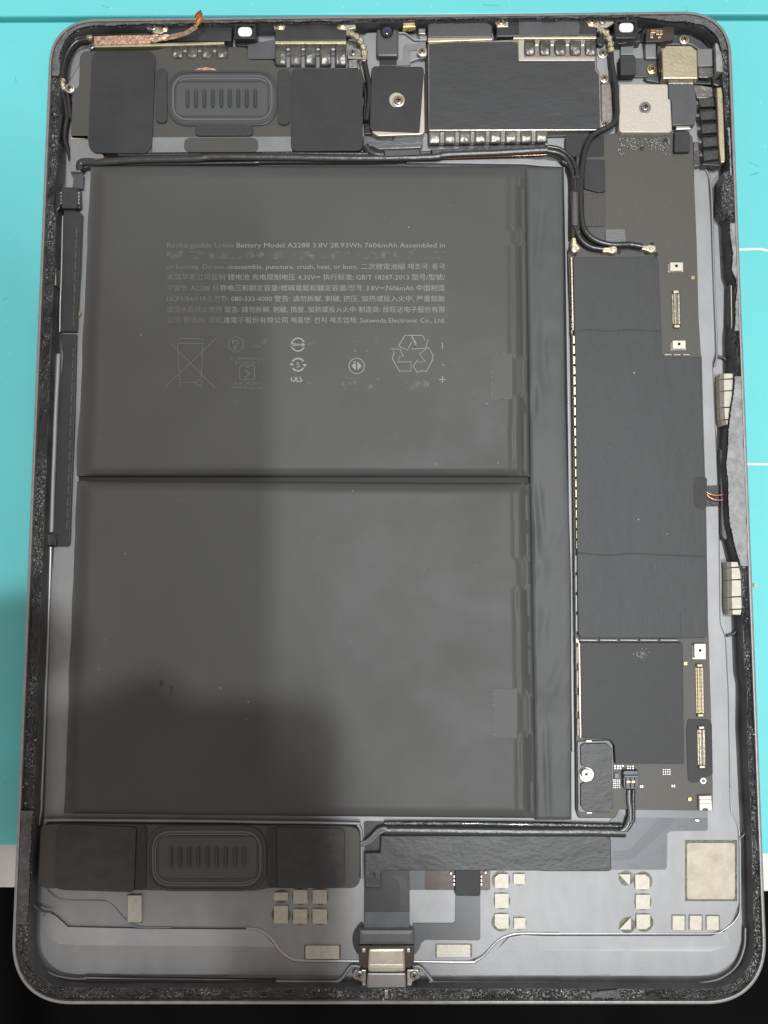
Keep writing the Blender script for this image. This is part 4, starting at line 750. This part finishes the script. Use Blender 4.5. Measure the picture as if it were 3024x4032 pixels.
# ------------------------------------------------------------------ cables
ZC = 3.9
pipe('coaxial_cable', GZ(2, [(1142, 470), (1160, 560), (1178, 660), (1180, 760), (1166, 860), (1158, 930)], ZC), .00066, CABLE, T)
pipe('coaxial_cable', GZ(2, [(1125, 640), (1150, 720), (1148, 800), (1140, 920)], 3.3), .0005, CABLE, T)
pipe('braided_lead', GZ(2, [(1005, 250), (1045, 262), (1090, 292), (1125, 340), (1140, 400), (1138, 470)], 4.4), lambda t: .0008 + .00018 * math.sin(t * 40), BRAID, T, 'frayed silver and gold braided lead')
part('braid_clamp', G(2, (1120, 395), (1152, 395), (1152, 468), (1125, 465)), 3.8, 4.9, PALEG, T, r=2, bev=.2)
pipe('braided_lead', GZ(3, [(1468, 225), (1500, 238), (1540, 262), (1560, 310), (1572, 360), (1572, 408)], 4.4), lambda t: .0008 + .00018 * math.sin(t * 37), BRAID, T, 'frayed silver and gold braided lead')
pipe('coaxial_cable', GZ(4, [(332, 450), (338, 540), (352, 620), (372, 720), (380, 860), (382, 970), (355, 1040), (300, 1080), (200, 1128), (145, 1190), (112, 1280), (95, 1380), (82, 1500)], 4.0) + GZ(5, [(262, 200), (258, 330), (262, 450), (278, 555), (320, 625), (390, 668), (500, 692), (620, 690), (720, 706)], 4.0), .00078, CABLE, T, 'black cable running down to the third gold connector')
pipe('coaxial_cable', GZ(3, [(1080, 1162), (1160, 1178), (1220, 1215), (1265, 1290), (1288, 1366)], 3.7) + GZ(5, [(208, 130), (214, 220), (216, 300), (217, 540), (232, 600), (270, 665), (330, 708), (425, 726)], 3.7), .00078, CABLE, T)
pipe('coaxial_cable', GZ(3, [(1085, 1130), (1170, 1145), (1245, 1195), (1290, 1260), (1315, 1366)], 3.9) + GZ(5, [(238, 110), (240, 220), (236, 300), (236, 545), (250, 610)], 3.9), .0006, CABLE, T)
pipe('coaxial_cable', GZ(5, [(120, 70), (178, 110), (196, 180), (200, 300), (199, 540), (200, 640)], 3.4), .0007, CABLE, T)
part('cable_wrap', G(5, (190, 286), (240, 290), (243, 542), (195, 540)), 3.2, 4.75, mat('grey_cable_wrap', (.085, .08, .078), .4, 0, bump=(900, .3, .0002)), T, r=4, bev=.4)
pipe('black_sleeve', GZ(13, [(532, 175), (525, 130), (545, 98), (600, 92), (700, 96)], 3.6) + GZ(1, [(500, 1245), (800, 1226), (1200, 1218)], 3.7) + GZ(2, [(0, 1205), (500, 1208), (1100, 1216), (1659, 1206)], 3.7) + GZ(3, [(300, 1188), (700, 1172), (1085, 1150)], 3.7), .00105, SLEEVE, T, 'long glossy black cable bundle above the battery', flat=.7)
pipe('black_sleeve', GZ(1, [(620, 1192), (1000, 1192), (1659, 1186)], 3.4) + GZ(2, [(400, 1182), (1050, 1186), (1300, 1186), (1659, 1180)], 3.4), .0006, SLEEVE, T)
pipe('black_sleeve', GZ(1, [(330, 1300), (420, 1275), (700, 1262), (1659, 1252)], 2.9) + GZ(2, [(300, 1245), (1100, 1245), (1400, 1240)], 2.9), .0005, SLEEVE, T)
part('cable_wrap', G(3, (185, 1142), (1085, 1106), (1088, 1158), (185, 1196)), 2.4, 4.3, mat('worn_cable_wrap', (.075, .07, .07), .38, .1, bump=(1500, .6, .0003), var=(900, .4)), T, r=3, bev=.5)
part('cable_wrap', G(2, (1285, 1150), (1575, 1140), (1575, 1200), (1290, 1212)), 2.4, 4.4, mat('grey_cable_wrap', (.085, .08, .078)), T, r=2, bev=.4)
pipe('cable_loop', GZ(2, [(1150, 1125), (1180, 1165), (1230, 1190), (1290, 1195)], 3.6), .0010, SLEEVE, T)
pipe('copper_line', GZ(3, [(190, 1222), (600, 1206), (1040, 1190), (1070, 1186)], 3.2), .00014, COPW, T); pipe('copper_line', GZ(1, [(345, 1245), (365, 1228), (430, 1226), (500, 1218)], 4.0), .0002, COPW, T)
part('shell_lip', G(3, (0, 1232), (920, 1215), (1150, 1232), (1205, 1282), (1020, 1275), (915, 1262), (0, 1250)), 1.6, 2.8, ALU, T, bev=.2)
for pts in ([(385, 300), (300, 322), (245, 380), (205, 470), (188, 600), (186, 690), (200, 760), (215, 830), (222, 910), (208, 990), (206, 1080), (240, 1180), (250, 1230)], [(390, 285), (290, 300), (225, 370), (190, 460), (178, 560), (180, 640)], [(200, 640), (225, 720), (238, 800), (248, 910)]): pipe('coaxial_cable', GZ(1, pts, 3.4), .00062, CABLE, T)
pipe('braided_lead', GZ(1, [(195, 610), (190, 640), (196, 675), (215, 690)], 4.2), lambda t: .0006 + .00018 * math.sin(t * 30), BRAID, T); pipe('braided_lead', GZ(1, [(375, 298), (395, 290), (425, 300)], 4.4), lambda t: .0007 + .0002 * math.sin(t * 20), BRAID, T)
def coax_end(c, pts, disc_c, lb):
    o = part('coaxial_plug', G(c, *pts), 2.9, 4.4, PALEG, T, r=4, bev=.3, label=lb); x, y = G(c, disc_c)[0]
    MB().prism(disc(x, y, 13, 20), 2.9, 4.6, 0, .25, [disc(x, y, 6, 14)]).build('plug_ring', NICK, o); part('plug_centre', disc(x, y, 3, 10), 3.4, 4.5, GOLD, o)
coax_end(5, [(195, 632), (225, 635), (232, 680), (262, 715), (235, 745), (195, 742), (190, 700)], (214, 722), 'gold coaxial plug at the board corner')
coax_end(5, [(422, 708), (470, 706), (500, 692), (530, 700), (535, 745), (500, 755), (470, 745), (424, 745)], (508, 722), 'silver coaxial plug, middle of three')
coax_end(5, [(712, 690), (750, 695), (775, 686), (822, 694), (826, 740), (790, 750), (760, 735), (712, 722)], (798, 717), 'gold coaxial plug at the end of the row')
for u, v in ((178, 728), (215, 762), (545, 745), (792, 690), (822, 762), (750, 752)): part('locating_hole', disc(*G(5, (u, v))[0], 9, 16), 2.9, 2.93, DARK, LB)
# ------------------------------------------------------------------ left flexes and connector
part('bracket_plate', G(1, (248, 1068), (384, 1068), (405, 1150), (505, 1190), (500, 1218), (430, 1228), (340, 1230), (320, 1260), (325, 1320), (242, 1318)), 2.0, 3.9, FLEXL, T, r=6, bev=.15)
part('gold_edge', G(1, (250, 1040), (385, 1042), (385, 1066), (250, 1070)), 2.0, 4.0, PALEG, T, bev=.1)
part('flex_drop', G(13, (428, 60), (520, 62), (520, 160), (560, 215), (552, 350), (450, 345), (465, 250), (430, 180)), 1.8, 2.9, FLEX, T, r=4, bev=.2)
C1 = part('side_connector', G(13, (332, 345), (350, 335), (500, 337), (528, 360), (532, 530), (505, 545), (335, 545)), 1.8, 3.2, PLAS, T, r=5, bev=.2, label='black side connector with metal pins at both flanks')
part('connector_pad', G(13, (350, 340), (490, 342), (505, 360), (503, 540), (350, 540)), 3.2, 4.0, FOAM, C1, r=7, bev=.15)
for u0, u1 in ((336, 349), (506, 520)):
    for v in (380, 412, 444, 476): part('metal_pin', GR(13, u0, v, u1, v + 24), 3.1, 3.7, TIN, C1, bev=.08)
for v in (385, 430): part('metal_pin', GR(13, 276, v, 290, v + 38), 3.1, 3.9, NICKD, T, bev=.08)
part('black_latch', G(13, (262, 370), (330, 365), (335, 530), (310, 560), (312, 690), (296, 690), (290, 560), (262, 520)), 1.8, 4.2, PLAS, T, r=4, bev=.2)
F1 = part('side_flex', G(13, (372, 552), (460, 556), (520, 570), (547, 600), (528, 1100), (492, 1730), (336, 1730), (352, 1300), (362, 800)), 1.6, 2.9, FLEXD, T, bev=.15, label='upper length of dark side flex with stitched outlines')
F2 = part('side_flex', G(13, (338, 1756), (495, 1758)) + G(14, (440, 0), (425, 600), (400, 1200), (385, 1630), (370, 1662), (245, 1660), (245, 1540), (262, 1200), (300, 300), (325, 0)), 1.6, 2.5, FLEXD, T, r=3, bev=.15, label='lower length of dark side flex with stitched outlines')
DASH = mat('embossed_line', (.15, .15, .15), .35, .2)
b = MB(); b2 = MB()
for i in range(9):
    v = 735 + i * 107; u = 505 - (v - 735) * .035; stroke(b, G(13, (u - 10, v), (u - 12, v + 82), (u + 6, v + 82)), 2.4, 2.93); u -= 122; stroke(b2, G(13, (u, v), (u + 16, v + 2), (u + 12, v + 82)), 2.4, 2.93)
b.build('embossed_outline', DASH, F1); b2.build('embossed_outline', PLAS, F1)
b = MB(); b2 = MB()
for i in range(18):
    v = -60 + i * 100; u = 425 - (v) * .036
    if v > 1450: break
    stroke(b, G(14, (u + 6, v), (u - 10, v), (u - 13, v + 66), (u + 3, v + 66)), 2.4, 2.53); u -= 108; stroke(b2, G(14, (u, v), (u + 14, v + 2), (u + 12, v + 80)), 2.2, 2.53)
b.build('embossed_outline', DASH, F2); b2.build('embossed_outline', PLAS, F2)
part('flex_tab', G(14, (160, 1550), (272, 1548), (265, 1660), (152, 1662)), 1.6, 3.2, FLEXD, T, r=2, bev=.3)
part('glue_drop', disc(*G(13, (505, 1560))[0], 12), 1.6, 2.2, mat('amber_glue', (.35, .24, .10), .3), T, bev=.3)
# ------------------------------------------------------------------ right side: magnets, coil wires
for q in ([(1330, 132), (1412, 132), (1420, 172), (1326, 176), (1292, 192)], [(1326, 178), (1422, 175), (1426, 260), (1328, 264)], [(1328, 266), (1424, 262), (1416, 384), (1330, 386)], [(1330, 389), (1414, 386), (1408, 478), (1336, 478)], [(1338, 481), (1406, 481), (1396, 512), (1350, 520)],
          [(1380, 1540), (1440, 1540), (1450, 1580), (1384, 1584)], [(1384, 1586), (1454, 1583), (1472, 1672), (1386, 1675)], [(1386, 1678), (1474, 1675), (1474, 1800), (1386, 1803)], [(1386, 1806), (1474, 1803), (1468, 1893), (1388, 1896)], [(1390, 1899), (1466, 1896), (1456, 1940), (1394, 1938)]):
    q = q[:4] if len(q) == 5 else q
    (x0, y0), (x1, y1), (x2, y2), (x3, y3) = G(6, *q); zt = 5.0
    b = MB(); top = [V(x0, y0, zt), V(x1, y1, zt), V(x2, y2, zt), V(x3, y3, zt)]; mid = [V(x0 - 16, y0 + 2, 3.8), V(x1, y1, 3.8), V(x2, y2, 3.8), V(x3 - 16, y3 + 2, 3.8)]; bot = [Vector((p.x, p.y, .0012)) for p in mid]
    r0 = [len(b.v) + i for i in range(4)]; b.v += [tuple(p) for p in inset(orient(top), .00012)]; o_ = orient(mid); r1 = [len(b.v) + i for i in range(4)]; b.v += [tuple(p - Vector((0, 0, 0))) for p in o_]; r2 = [len(b.v) + i for i in range(4)]; b.v += [(p.x, p.y, .0012) for p in o_]
    b.bridge(r2, r1); b.bridge(r1, r0); b.f.append(tuple(r0)); b.m.append(0); b.build('edge_magnet', MAG, T, 'pale block of an edge magnet row', sharp=20)
part('coil_cover', G(6, (1300, 712), (1320, 690), (1385, 655), (1385, 1380), (1330, 1375), (1312, 1340)), 1.0, 3.0, ALU2, T, r=6, bev=.3); part('coil_slot', rnd(G(6, (1335, 930), (1360, 925), (1362, 1140), (1338, 1142)), 6), 3.0, 3.05, DARK, T)
part('black_tape', G(6, (1196, 972), (1292, 968), (1296, 1126), (1198, 1128)), 1.6, 1.9, BLKW, T, bev=.05)
for pts in ([(1200, 1022), (1225, 1036), (1270, 1044), (1310, 1042), (1340, 1034)], [(1202, 1040), (1225, 1062), (1265, 1078), (1305, 1080), (1335, 1074)], [(1340, 1034), (1348, 1050), (1335, 1074)]): pipe('copper_wire', GZ(6, pts, 3.2), .00017, COPW, T)
for c, pts in ((6, [(1280, 5), (1330, 20), (1370, 60), (1400, 110), (1406, 132)]), (6, [(1290, 708), (1320, 690), (1360, 672), (1372, 655)]), (6, [(1310, 1368), (1360, 1385), (1395, 1400), (1412, 1430)]), (7, [(1352, 292), (1400, 275), (1440, 235), (1465, 180), (1475, 140)]), (9, [(1450, 380), (1480, 350), (1500, 310), (1506, 280)])): pipe('shell_ridge', GZ(c, pts, 1.7), .00035, ALU2, T)
part('niche', G(5, (1215, 320), (1240, 260), (1300, 290), (1300, 520), (1330, 545), (1335, 590), (1290, 520), (1262, 430), (1235, 420)), 1.0, 1.35, ALU2, T, r=4)
part('side_slot', G(5, (1375, 985), (1395, 1000), (1398, 1310), (1385, 1330), (1372, 1260)), 2.0, 4.0, PLAS, T, bev=.2); part('slot_strip', G(5, (1381, 992), (1387, 1000), (1392, 1316), (1386, 1318)), 4.0, 4.3, NICK, T)
# ------------------------------------------------------------------ magnets on the lower floor
def magnet(c, pts, lb=None, r=2, pit=True, z=2.1, m=None):
    P = G(c, *pts); cx = sum(p[0] for p in P) / len(P); cy = sum(p[1] for p in P) / len(P); R_ = max(math.hypot(p[0] - cx, p[1] - cy) for p in P)
    o = MB().prism(P, 1.6, z, r, .08).build('magnet', m or MAG, T, lb)
    if pit: MB().prism(disc(cx, cy - 1, R_ * .84, 24), 1.5, 1.64, 0, 0).build('adhesive_pit', MAGD, o)
    else: MB().prism([(cx + (x - cx) * 1.08 + 1, cy + (y - cy) * 1.08 - 2) for x, y in P], 1.5, 1.64, 2, 0).build('adhesive_pit', MAGD, o)
Bq = lambda a, b_, c, d: [(a, b_), (c, b_), (c, d), (a, d)]
for pts in ([(1222, 628), (1295, 628), (1297, 735), (1193, 735), (1193, 655)], Bq(1330, 628, 1415, 705), Bq(1195, 772, 1297, 878), [(1193, 920), (1297, 920), (1297, 1028), (1218, 1028), (1193, 1000)], Bq(1333, 948, 1420, 1030)): magnet(8, pts)
for pts in ([(540, 650), (630, 650), (630, 742)], [(638, 968), (638, 1065), (545, 1065)], [(665, 652), (745, 652), (775, 680), (775, 765), (667, 765)], Bq(670, 803, 778, 912), [(675, 950), (780, 950), (780, 1035), (752, 1062), (675, 1062)]): magnet(9, pts)
for pts in (Bq(945, 960, 1037, 1070), Bq(1073, 960, 1165, 1070), Bq(1200, 962, 1293, 1068)): magnet(9, pts, pit=False)
for pts in (Bq(785, 755, 900, 822), Bq(942, 733, 1060, 848), Bq(1100, 733, 1218, 848), Bq(785, 865, 900, 1010), Bq(942, 893, 1058, 1012), Bq(1100, 893, 1218, 1012)): magnet(11, pts)
magnet(11, Bq(1042, 1192, 1318, 1300), 'wide flat magnet left of the charging port', pit=False); magnet(8, Bq(772, 1143, 1018, 1235), 'wide flat magnet right of the charging port', pit=False)
magnet(10, Bq(1040, 780, 1155, 1000), 'upright magnet under the lower speaker', pit=False, r=4, z=2.4); magnet(9, Bq(1052, 415, 1413, 838), 'large pale square pad in the lower corner', pit=False, r=14, z=1.75, m=mat('dull_gold_pad', (.43, .375, .305), .5, .4, bump=(1500, .3, .0001), var=(260, .14)))
# ------------------------------------------------------------------ bottom flexes and charging port
FB = part('lower_flex', [(2433, 3190), (2460, 3188)] + G(9, (1205, 172), (1210, 315), (1195, 326), (935, 328), (908, 345), (903, 600), (890, 616), (480, 616), (400, 370), (470, 265), (540, 172)), 1.6, 1.85, mat('slate_flex', (.125, .13, .14), .36, .15, bump=(900, .1, .0001)), T, r=2, label='slate grey flex with fine bent trace lines')
b = MB()
for i in range(5):
    d = i * 16; stroke(b, G(9, (500, 560 - d * .9 - 20), (620 - d * .2, 555 - d * .9 - 20), (660 - d * .3, 540 - d * .9 - 20), (870 - d * .8, 325 - d * .8), (900 - d * .7, 300 - d * .7), (960 - d * 1.1, 235 - d * .3)), 2.2, 1.88)
for q in ([(988, 318), (988, 290), (1052, 290), (1052, 318)], [(895, 445), (868, 445), (868, 495), (895, 495)], [(628, 612), (628, 582), (688, 582), (688, 612)]): stroke(b, G(9, *q), 2, 1.88)
b.build('trace_lines', mat('trace_ridge', (.085, .088, .095), .4), FB)
part('flex_step', G(9, (540, 165), (1205, 172), (1205, 232), (600, 228)), 1.85, 2.05, mat('slate_flex_light', (.18, .185, .195), .36, .15), FB, bev=.05)
part('lower_board_lip', G(9, (240, 195), (500, 195), (525, 180), (540, 190), (515, 230), (245, 232)), 1.6, 2.7, PCB, T, r=4, bev=.1)
part('flex_sheet', G(8, (245, 255), (262, 248), (400, 250), (1659, 262), (1659, 300), (400, 320), (365, 350), (365, 470), (250, 470)), 1.6, 2.0, FLEXD, T, r=4)
part('ribbon_flex', G(8, (250, 480), (370, 480), (575, 600), (577, 1000), (610, 1040), (610, 1110), (208, 1110), (208, 1040), (245, 1000)), 1.6, 2.2, FLEXD, T, r=4, bev=.1)
b = MB()
for i in range(4): u = 515 + i * 14; stroke(b, G(8, (u - 60 + i * 4, 640), (u - 10, 680), (u, 740), (u, 900)), 2.2, 2.24)
b.build('trace_lines', mat('trace_ridge2', (.10, .10, .105), .35), T)
part('ribbon_patch', G(8, (255, 905), (575, 905), (575, 1030), (245, 1030)), 2.2, 2.32, FLEX, T)
part('blue_grey_flex', G(8, (560, 600), (692, 600), (692, 745), (560, 745)), 1.6, 1.95, FLEX, T); part('brown_flex', G(8, (690, 600), (1162, 600), (1162, 735), (1150, 748), (690, 745)), 1.6, 2.1, BROWN, T, r=3)
part('grey_flex', G(8, (600, 988), (895, 988), (908, 975), (912, 700), (1090, 700), (1090, 1100), (1080, 1112), (690, 1108), (660, 1130), (650, 1170), (615, 1215), (600, 1200)), 1.6, 1.9, FLEX, T, r=4, bev=.05)
K = part('flex_connector', G(8, (908, 600), (1090, 600), (1092, 780), (1080, 792), (920, 790), (905, 775)), 1.9, 3.1, FOAM, T, r=3, bev=.2, label='black flex plug on the brown board')
for x in (895, 1093):
    for v in (640, 668, 696): part('metal_pin', GR(8, x, v, x + 10, v + 18), 1.9, 2.9, TIN, K, bev=.05)
for u, v in ((878, 628), (1128, 622)): part('solder_ball', disc(*G(8, (u, v))[0], 7, 12), 1.9, 2.6, TIN, T, bev=.25)
BT = MB()
bt = G(8, (366, 352), (1659, 352)) + G(9, (440, 364), (478, 372), (486, 400), (490, 620), (470, 630), (0, 630)) + G(8, (1500, 607), (372, 606), (372, 735), (252, 735), (248, 480), (362, 475))
part('long_wrinkled_tape', bt, 1.7, 3.6, mat('wrinkled_long_tape', (.034, .033, .033), .42, 0, bump=(260, .20, .0007), bump2=(900, .2, .0003), var=(200, .3), stretch=(.8, 1.3, 1)), T, r=3, bev=.25, label='long matt black wrinkled tape beside the charging port')
b = MB()
for q in ([(283, 622), (296, 618), (300, 632), (290, 640)], [(308, 618), (322, 612), (332, 630), (326, 660), (318, 655), (316, 640)]): fill(b, G(8, *q), 3.62)
b.build('ink_marks', DARK, T, kind='stuff')
# sleeve of the two wires and the wires themselves
pipe('wire_sleeve', GZ(8, [(395, 310), (700, 312), (1200, 318), (1659, 322)], 2.9) + GZ(9, [(300, 330), (590, 336)], 2.9), .00125, SLEEVE, T, 'thick black sleeve holding two wires', flat=.8)
pipe('glossy_seam', GZ(8, [(395, 262), (900, 262), (1659, 272)], 2.6) + GZ(9, [(300, 284), (545, 290), (560, 288)], 2.6), .0006, mat('glossy_black_bead', (.02, .02, .02), .24, 0, bump=(500, .9, .0006), spec=.9, coat=.5), T, flat=.7)
pipe('wire', GZ(8, [(220, 405), (262, 392), (300, 362), (340, 318), (372, 300), (410, 296)], 3.4), .0005, WIRE, T); pipe('wire', GZ(8, [(222, 418), (270, 406), (312, 376), (350, 335), (400, 312)], 3.1), .0005, WIRE, T)
for d in (0, 34): pipe('wire', GZ(7, [(618 + d, 1440), (618 + d * .9, 1520), (628 + d * .7, 1600), (625 + d * .75, 1680)], 3.3) + GZ(9, [(622 + d * .75, 230), (608 + d * .6, 280), (575 + d * .4, 318 + d * .2), (540, 325 + d * .3)], 3.2), .00055, WIRE if d == 0 else CABLE, T)
W2 = part('wire_connector', G(7, (575, 1305), (592, 1298), (690, 1298), (692, 1420), (680, 1438), (590, 1438), (578, 1420)), 2.9, 4.0, PLAS, LB, r=2, bev=.15, label='small black two-wire connector with gold contacts')
part('connector_rim', GR(7, 584, 1335, 690, 1352), 4.0, 4.5, FLEX, W2, bev=.1)
for u in (602, 640): part('gold_contact', GR(7, u, 1374, u + 30, 1392), 4.0, 4.35, GOLD, W2, bev=.1)
for u in (598, 632, 666): part('connector_wall', GR(7, u, 1352, u + 7, 1430), 4.0, 4.5, PLAS, W2, bev=.05)
CLIP = part('metal_clip', G(7, (1142, 1488), (1240, 1485), (1247, 1600), (1215, 1605), (1205, 1585), (1175, 1585), (1170, 1605), (1145, 1598)), 2.9, 3.9, NICK, LB, r=2, bev=.2, label='bright folded metal clip in the lower board corner')
for v in (1515, 1545): part('clip_ridge', GR(7, 1148, v, 1236, v + 9), 3.9, 4.1, TIN, CLIP, bev=.1)
part('steel_dimple', smooth_closed(G(9, (1108, 248), (1130, 236), (1158, 246), (1132, 264)), 4), 1.85, 2.2, TIN, T, bev=.2)
# charging port
part('flex_bend', G(8, (208, 1035), (610, 1035), (612, 1150), (208, 1150)), 1.8, 3.6, FLEX, T, bev=.9)
part('port_board', G(8, (208, 1150), (612, 1150), (608, 1290), (575, 1310), (235, 1312), (212, 1280)), 1.8, 3.2, BROWN, T, r=4, bev=.1)
part('port_recess', smooth_closed(G(8, (240, 985), (190, 1015), (162, 1080), (170, 1160), (205, 1215), (240, 1200)), 4), 1.0, 1.75, FLEXD, T, bev=.05)
US = part('charging_port', G(8, (280, 1175), (540, 1172), (546, 1330), (532, 1345), (285, 1345), (272, 1325)), 2.0, 4.9, mat('port_shell', (.58, .53, .43), .34, .8, bump=(1500, .3, .0001), var=(300, .12)), T, r=8, bev=.5, label='gold and nickel charging port at the bottom edge')
part('port_fold', GR(8, 284, 1285, 532, 1318), 4.9, 5.15, NICK, US, bev=.15)
part('port_mouth', G(8, (272, 1350), (548, 1350), (552, 1460), (262, 1462)), 1.8, 4.8, mat('port_grey_steel', (.30, .285, .28), .4, .7, bump=(4200, .3, .0001)), US, r=3, bev=.3)
part('port_edge', G(8, (262, 1458), (552, 1458), (552, 1468), (262, 1468)), 1.8, 5.0, TIN, US, bev=.1)
for pts, s in (([(262, 1325), (262, 1465), (240, 1465), (225, 1410), (175, 1395), (160, 1370), (180, 1328)], (213, 1358)), ([(555, 1325), (640, 1325), (655, 1350), (650, 1390), (600, 1410), (590, 1465), (555, 1468)], (610, 1362))):
    part('port_wing', G(8, *pts), 2.6, 3.9, NICKD, US, r=6, bev=.2); x, y = G(8, s)[0]; screw(x, y, 4.0, 1.0, 'steel', .3)
for u in (245, 568): part('solder_tab', GR(8, u - 12, 1172, u + 12, 1200), 3.2, 3.8, TIN, T, bev=.15)
for i in range(10): part('port_pin', GR(8, 300 + i * 23, 1156, 308 + i * 23, 1168), 3.2, 3.5, GOLD, US, bev=.05)
part('rim_notch', GR(8, 396, 1475, 420, 1535), 5.1, 5.7, NICKD, T, bev=.1)
b = MB(); rg = random.Random(3)
for k in range(170):                     # torn strings of adhesive on the ledge
    i = rg.randrange(NO); L_ = rg.randint(4, 16); w0 = wmm(i); e = rg.uniform(.8, max(1.0, w0)); pts = []
    for q in range(4):
        e2 = min(max(e + rg.uniform(-.6, .6), .8), w0 + .25); p = off((i + q * L_ // 3) % NO, e2).copy(); p.z = (5.45 + rg.uniform(0, .5)) * .001; pts.append(p)
    b.tube(crom(pts, 4), rg.uniform(.00005, .00013), 5)
b.build('adhesive_strings', mat('glossy_black_strings', (.015, .015, .015), .18, 0, spec=1.0), T, 'torn black strings of adhesive', kind='stuff', sharp=60)
b = MB()
for k in range(60):
    i = rg.randrange(NO); p = off(i, rg.uniform(.8, wmm(i))); s_ = rg.uniform(.00008, .00022); p.z = .0058
    b.prism([p + Vector((s_ * math.cos(a_ + k) * rg.uniform(.5, 1.3), s_ * math.sin(a_ + k) * rg.uniform(.5, 1.3), 0)) for a_ in (0, 1.6, 3.1, 4.7)], 5.2, rg.uniform(5.8, 6.1), world=True)
b.build('glass_chips', mat('glass_chip', (.55, .56, .55), .2), T, 'pale crumbs stuck in the adhesive', kind='stuff')
b = MB()
for c, pts in ((5, [(1530, 168), (1560, 158), (1585, 155)]), (15, [(36, 1935), (42, 1922), (60, 1916), (74, 1922)]), (4, [(1520, 1480), (1545, 1468), (1570, 1462)])): stroke(b, G(c, *pts), 2.2, .03)
for pts in ([(12, 1180), (30, 1172)], [(60, 300), (64, 330)], [(2950, 640), (2990, 655)], [(1900, 18), (1960, 22)], [(400, 20), (430, 30)], [(2700, 25), (2708, 52)]): stroke(b, pts, 2, .03 if pts[0][1] > 90 else 1.22)
mpart(b.build('scratch', mat('teal_scratch', (.07, .36, .38), .5), None, kind='stuff'))
b = MB()
for k in range(46):
    x, y = rg.choice(((rg.uniform(0, 60), rg.uniform(110, 3200)), (rg.uniform(2960, 3020), rg.uniform(110, 2600)), (rg.uniform(0, 3000), rg.uniform(0, 36)))); s_ = rg.uniform(1, 2.6); fill(b, disc(x, y, s_, 6), .04 if y > 100 else 1.23)
mpart(b.build('mat_dust', mat('pale_mat_dust', (.45, .75, .76), .6), None, kind='stuff'))
# loose metal scrap on the mat
sc = part('metal_scrap', G(6, (1556, 1700), (1584, 1722), (1552, 1728)), 0, .5, GOLD, None); sc['label'] = 'tiny gold metal flake lying on the teal mat beside the tablet'; sc['category'] = 'metal flake'

# ------------------------------------------------------------------ the photographer's phone and hands above the tablet (out of the picture)
PH = empty('phone', 'unseen phone held flat above the tablet, pale to bounce fill light', 'phone', tuple(CAM + Vector((0, 0, .06))))
PH.rotation_euler = Rm.to_euler()
b = MB(); b.prism([Vector(p + (0,)) for p in rnd([(-.0545, .0145), (.0175, .0145), (.0175, -.132), (-.0545, -.132)], .0095, 6)], 2.0, 10.0, world=True, bev=1.2)
b.build('unseen_phone_body', mat('pale_bounce_back', (.72, .66, .58), .35), PH)  # pale back chosen to bounce fill light onto the tray
SKIN = mat('skin', (.55, .34, .25), .5)
def hand(name, lab, chain):
    vs, es, rs = [], [], []
    for pts in chain:
        prev = pts[0] if isinstance(pts[0], int) else None
        for q in (pts[1:] if prev is not None else pts):
            vs.append(q[:3]); rs.append(q[3]); 
            if prev is not None: es.append((prev, len(vs) - 1))
            prev = len(vs) - 1
    me = bpy.data.meshes.new(name); me.from_pydata(vs, es, []); me.update(); o = link(name, me); o['label'] = lab; o['category'] = 'hand'
    md = o.modifiers.new('skin', 'SKIN'); sv = me.skin_vertices[0].data
    for i, r in enumerate(rs): sv[i].radius = (r, r)
    sv[0].use_root = True; o.modifiers.new('sub', 'SUBSURF').levels = 2; me.materials.append(SKIN); o.location.z = .06; return o
hand('left_hand', 'unseen hand of the photographer gripping the far end of the phone', [
    [(-.050, -.42, .255, .028), (-.050, -.26, .228, .020), (-.052, -.13, .212, .017), (-.056, -.060, .206, .014)],
    [3, (-.066, -.016, .200, .010), (-.050, .000, .199, .009), (-.036, .004, .200, .008)], [3, (-.070, -.010, .196, .010), (-.056, .006, .196, .009), (-.044, .008, .197, .008)],
    [3, (-.070, -.020, .192, .010), (-.062, .000, .190, .009), (-.050, .000, .191, .008)], [3, (-.070, -.032, .190, .009), (-.066, -.016, .187, .008), (-.057, -.013, .189, .007)],
    [3, (-.058, -.030, .219, .010), (-.030, -.016, .219, .010), (-.012, -.007, .212, .009)]])
hand('right_hand', 'hand of the photographer holding the near end of the phone', [
    [(.15, -.44, .24, .034), (.095, -.31, .218, .027), (.055, -.215, .207, .024), (.026, -.160, .204, .020)],
    [3, (.024, -.118, .200, .010), (.014, -.110, .197, .009), (-.004, -.110, .197, .008)], [3, (.022, -.130, .198, .010), (.006, -.126, .195, .009), (-.012, -.126, .195, .008)],
    [3, (.018, -.145, .197, .010), (.002, -.142, .194, .009), (-.014, -.142, .195, .008)], [3, (.012, -.160, .198, .009), (.000, -.157, .195, .008), (-.014, -.157, .196, .007)],
    [2, (.048, -.170, .216, .012), (.024, -.134, .219, .010), (.006, -.116, .217, .009)]])
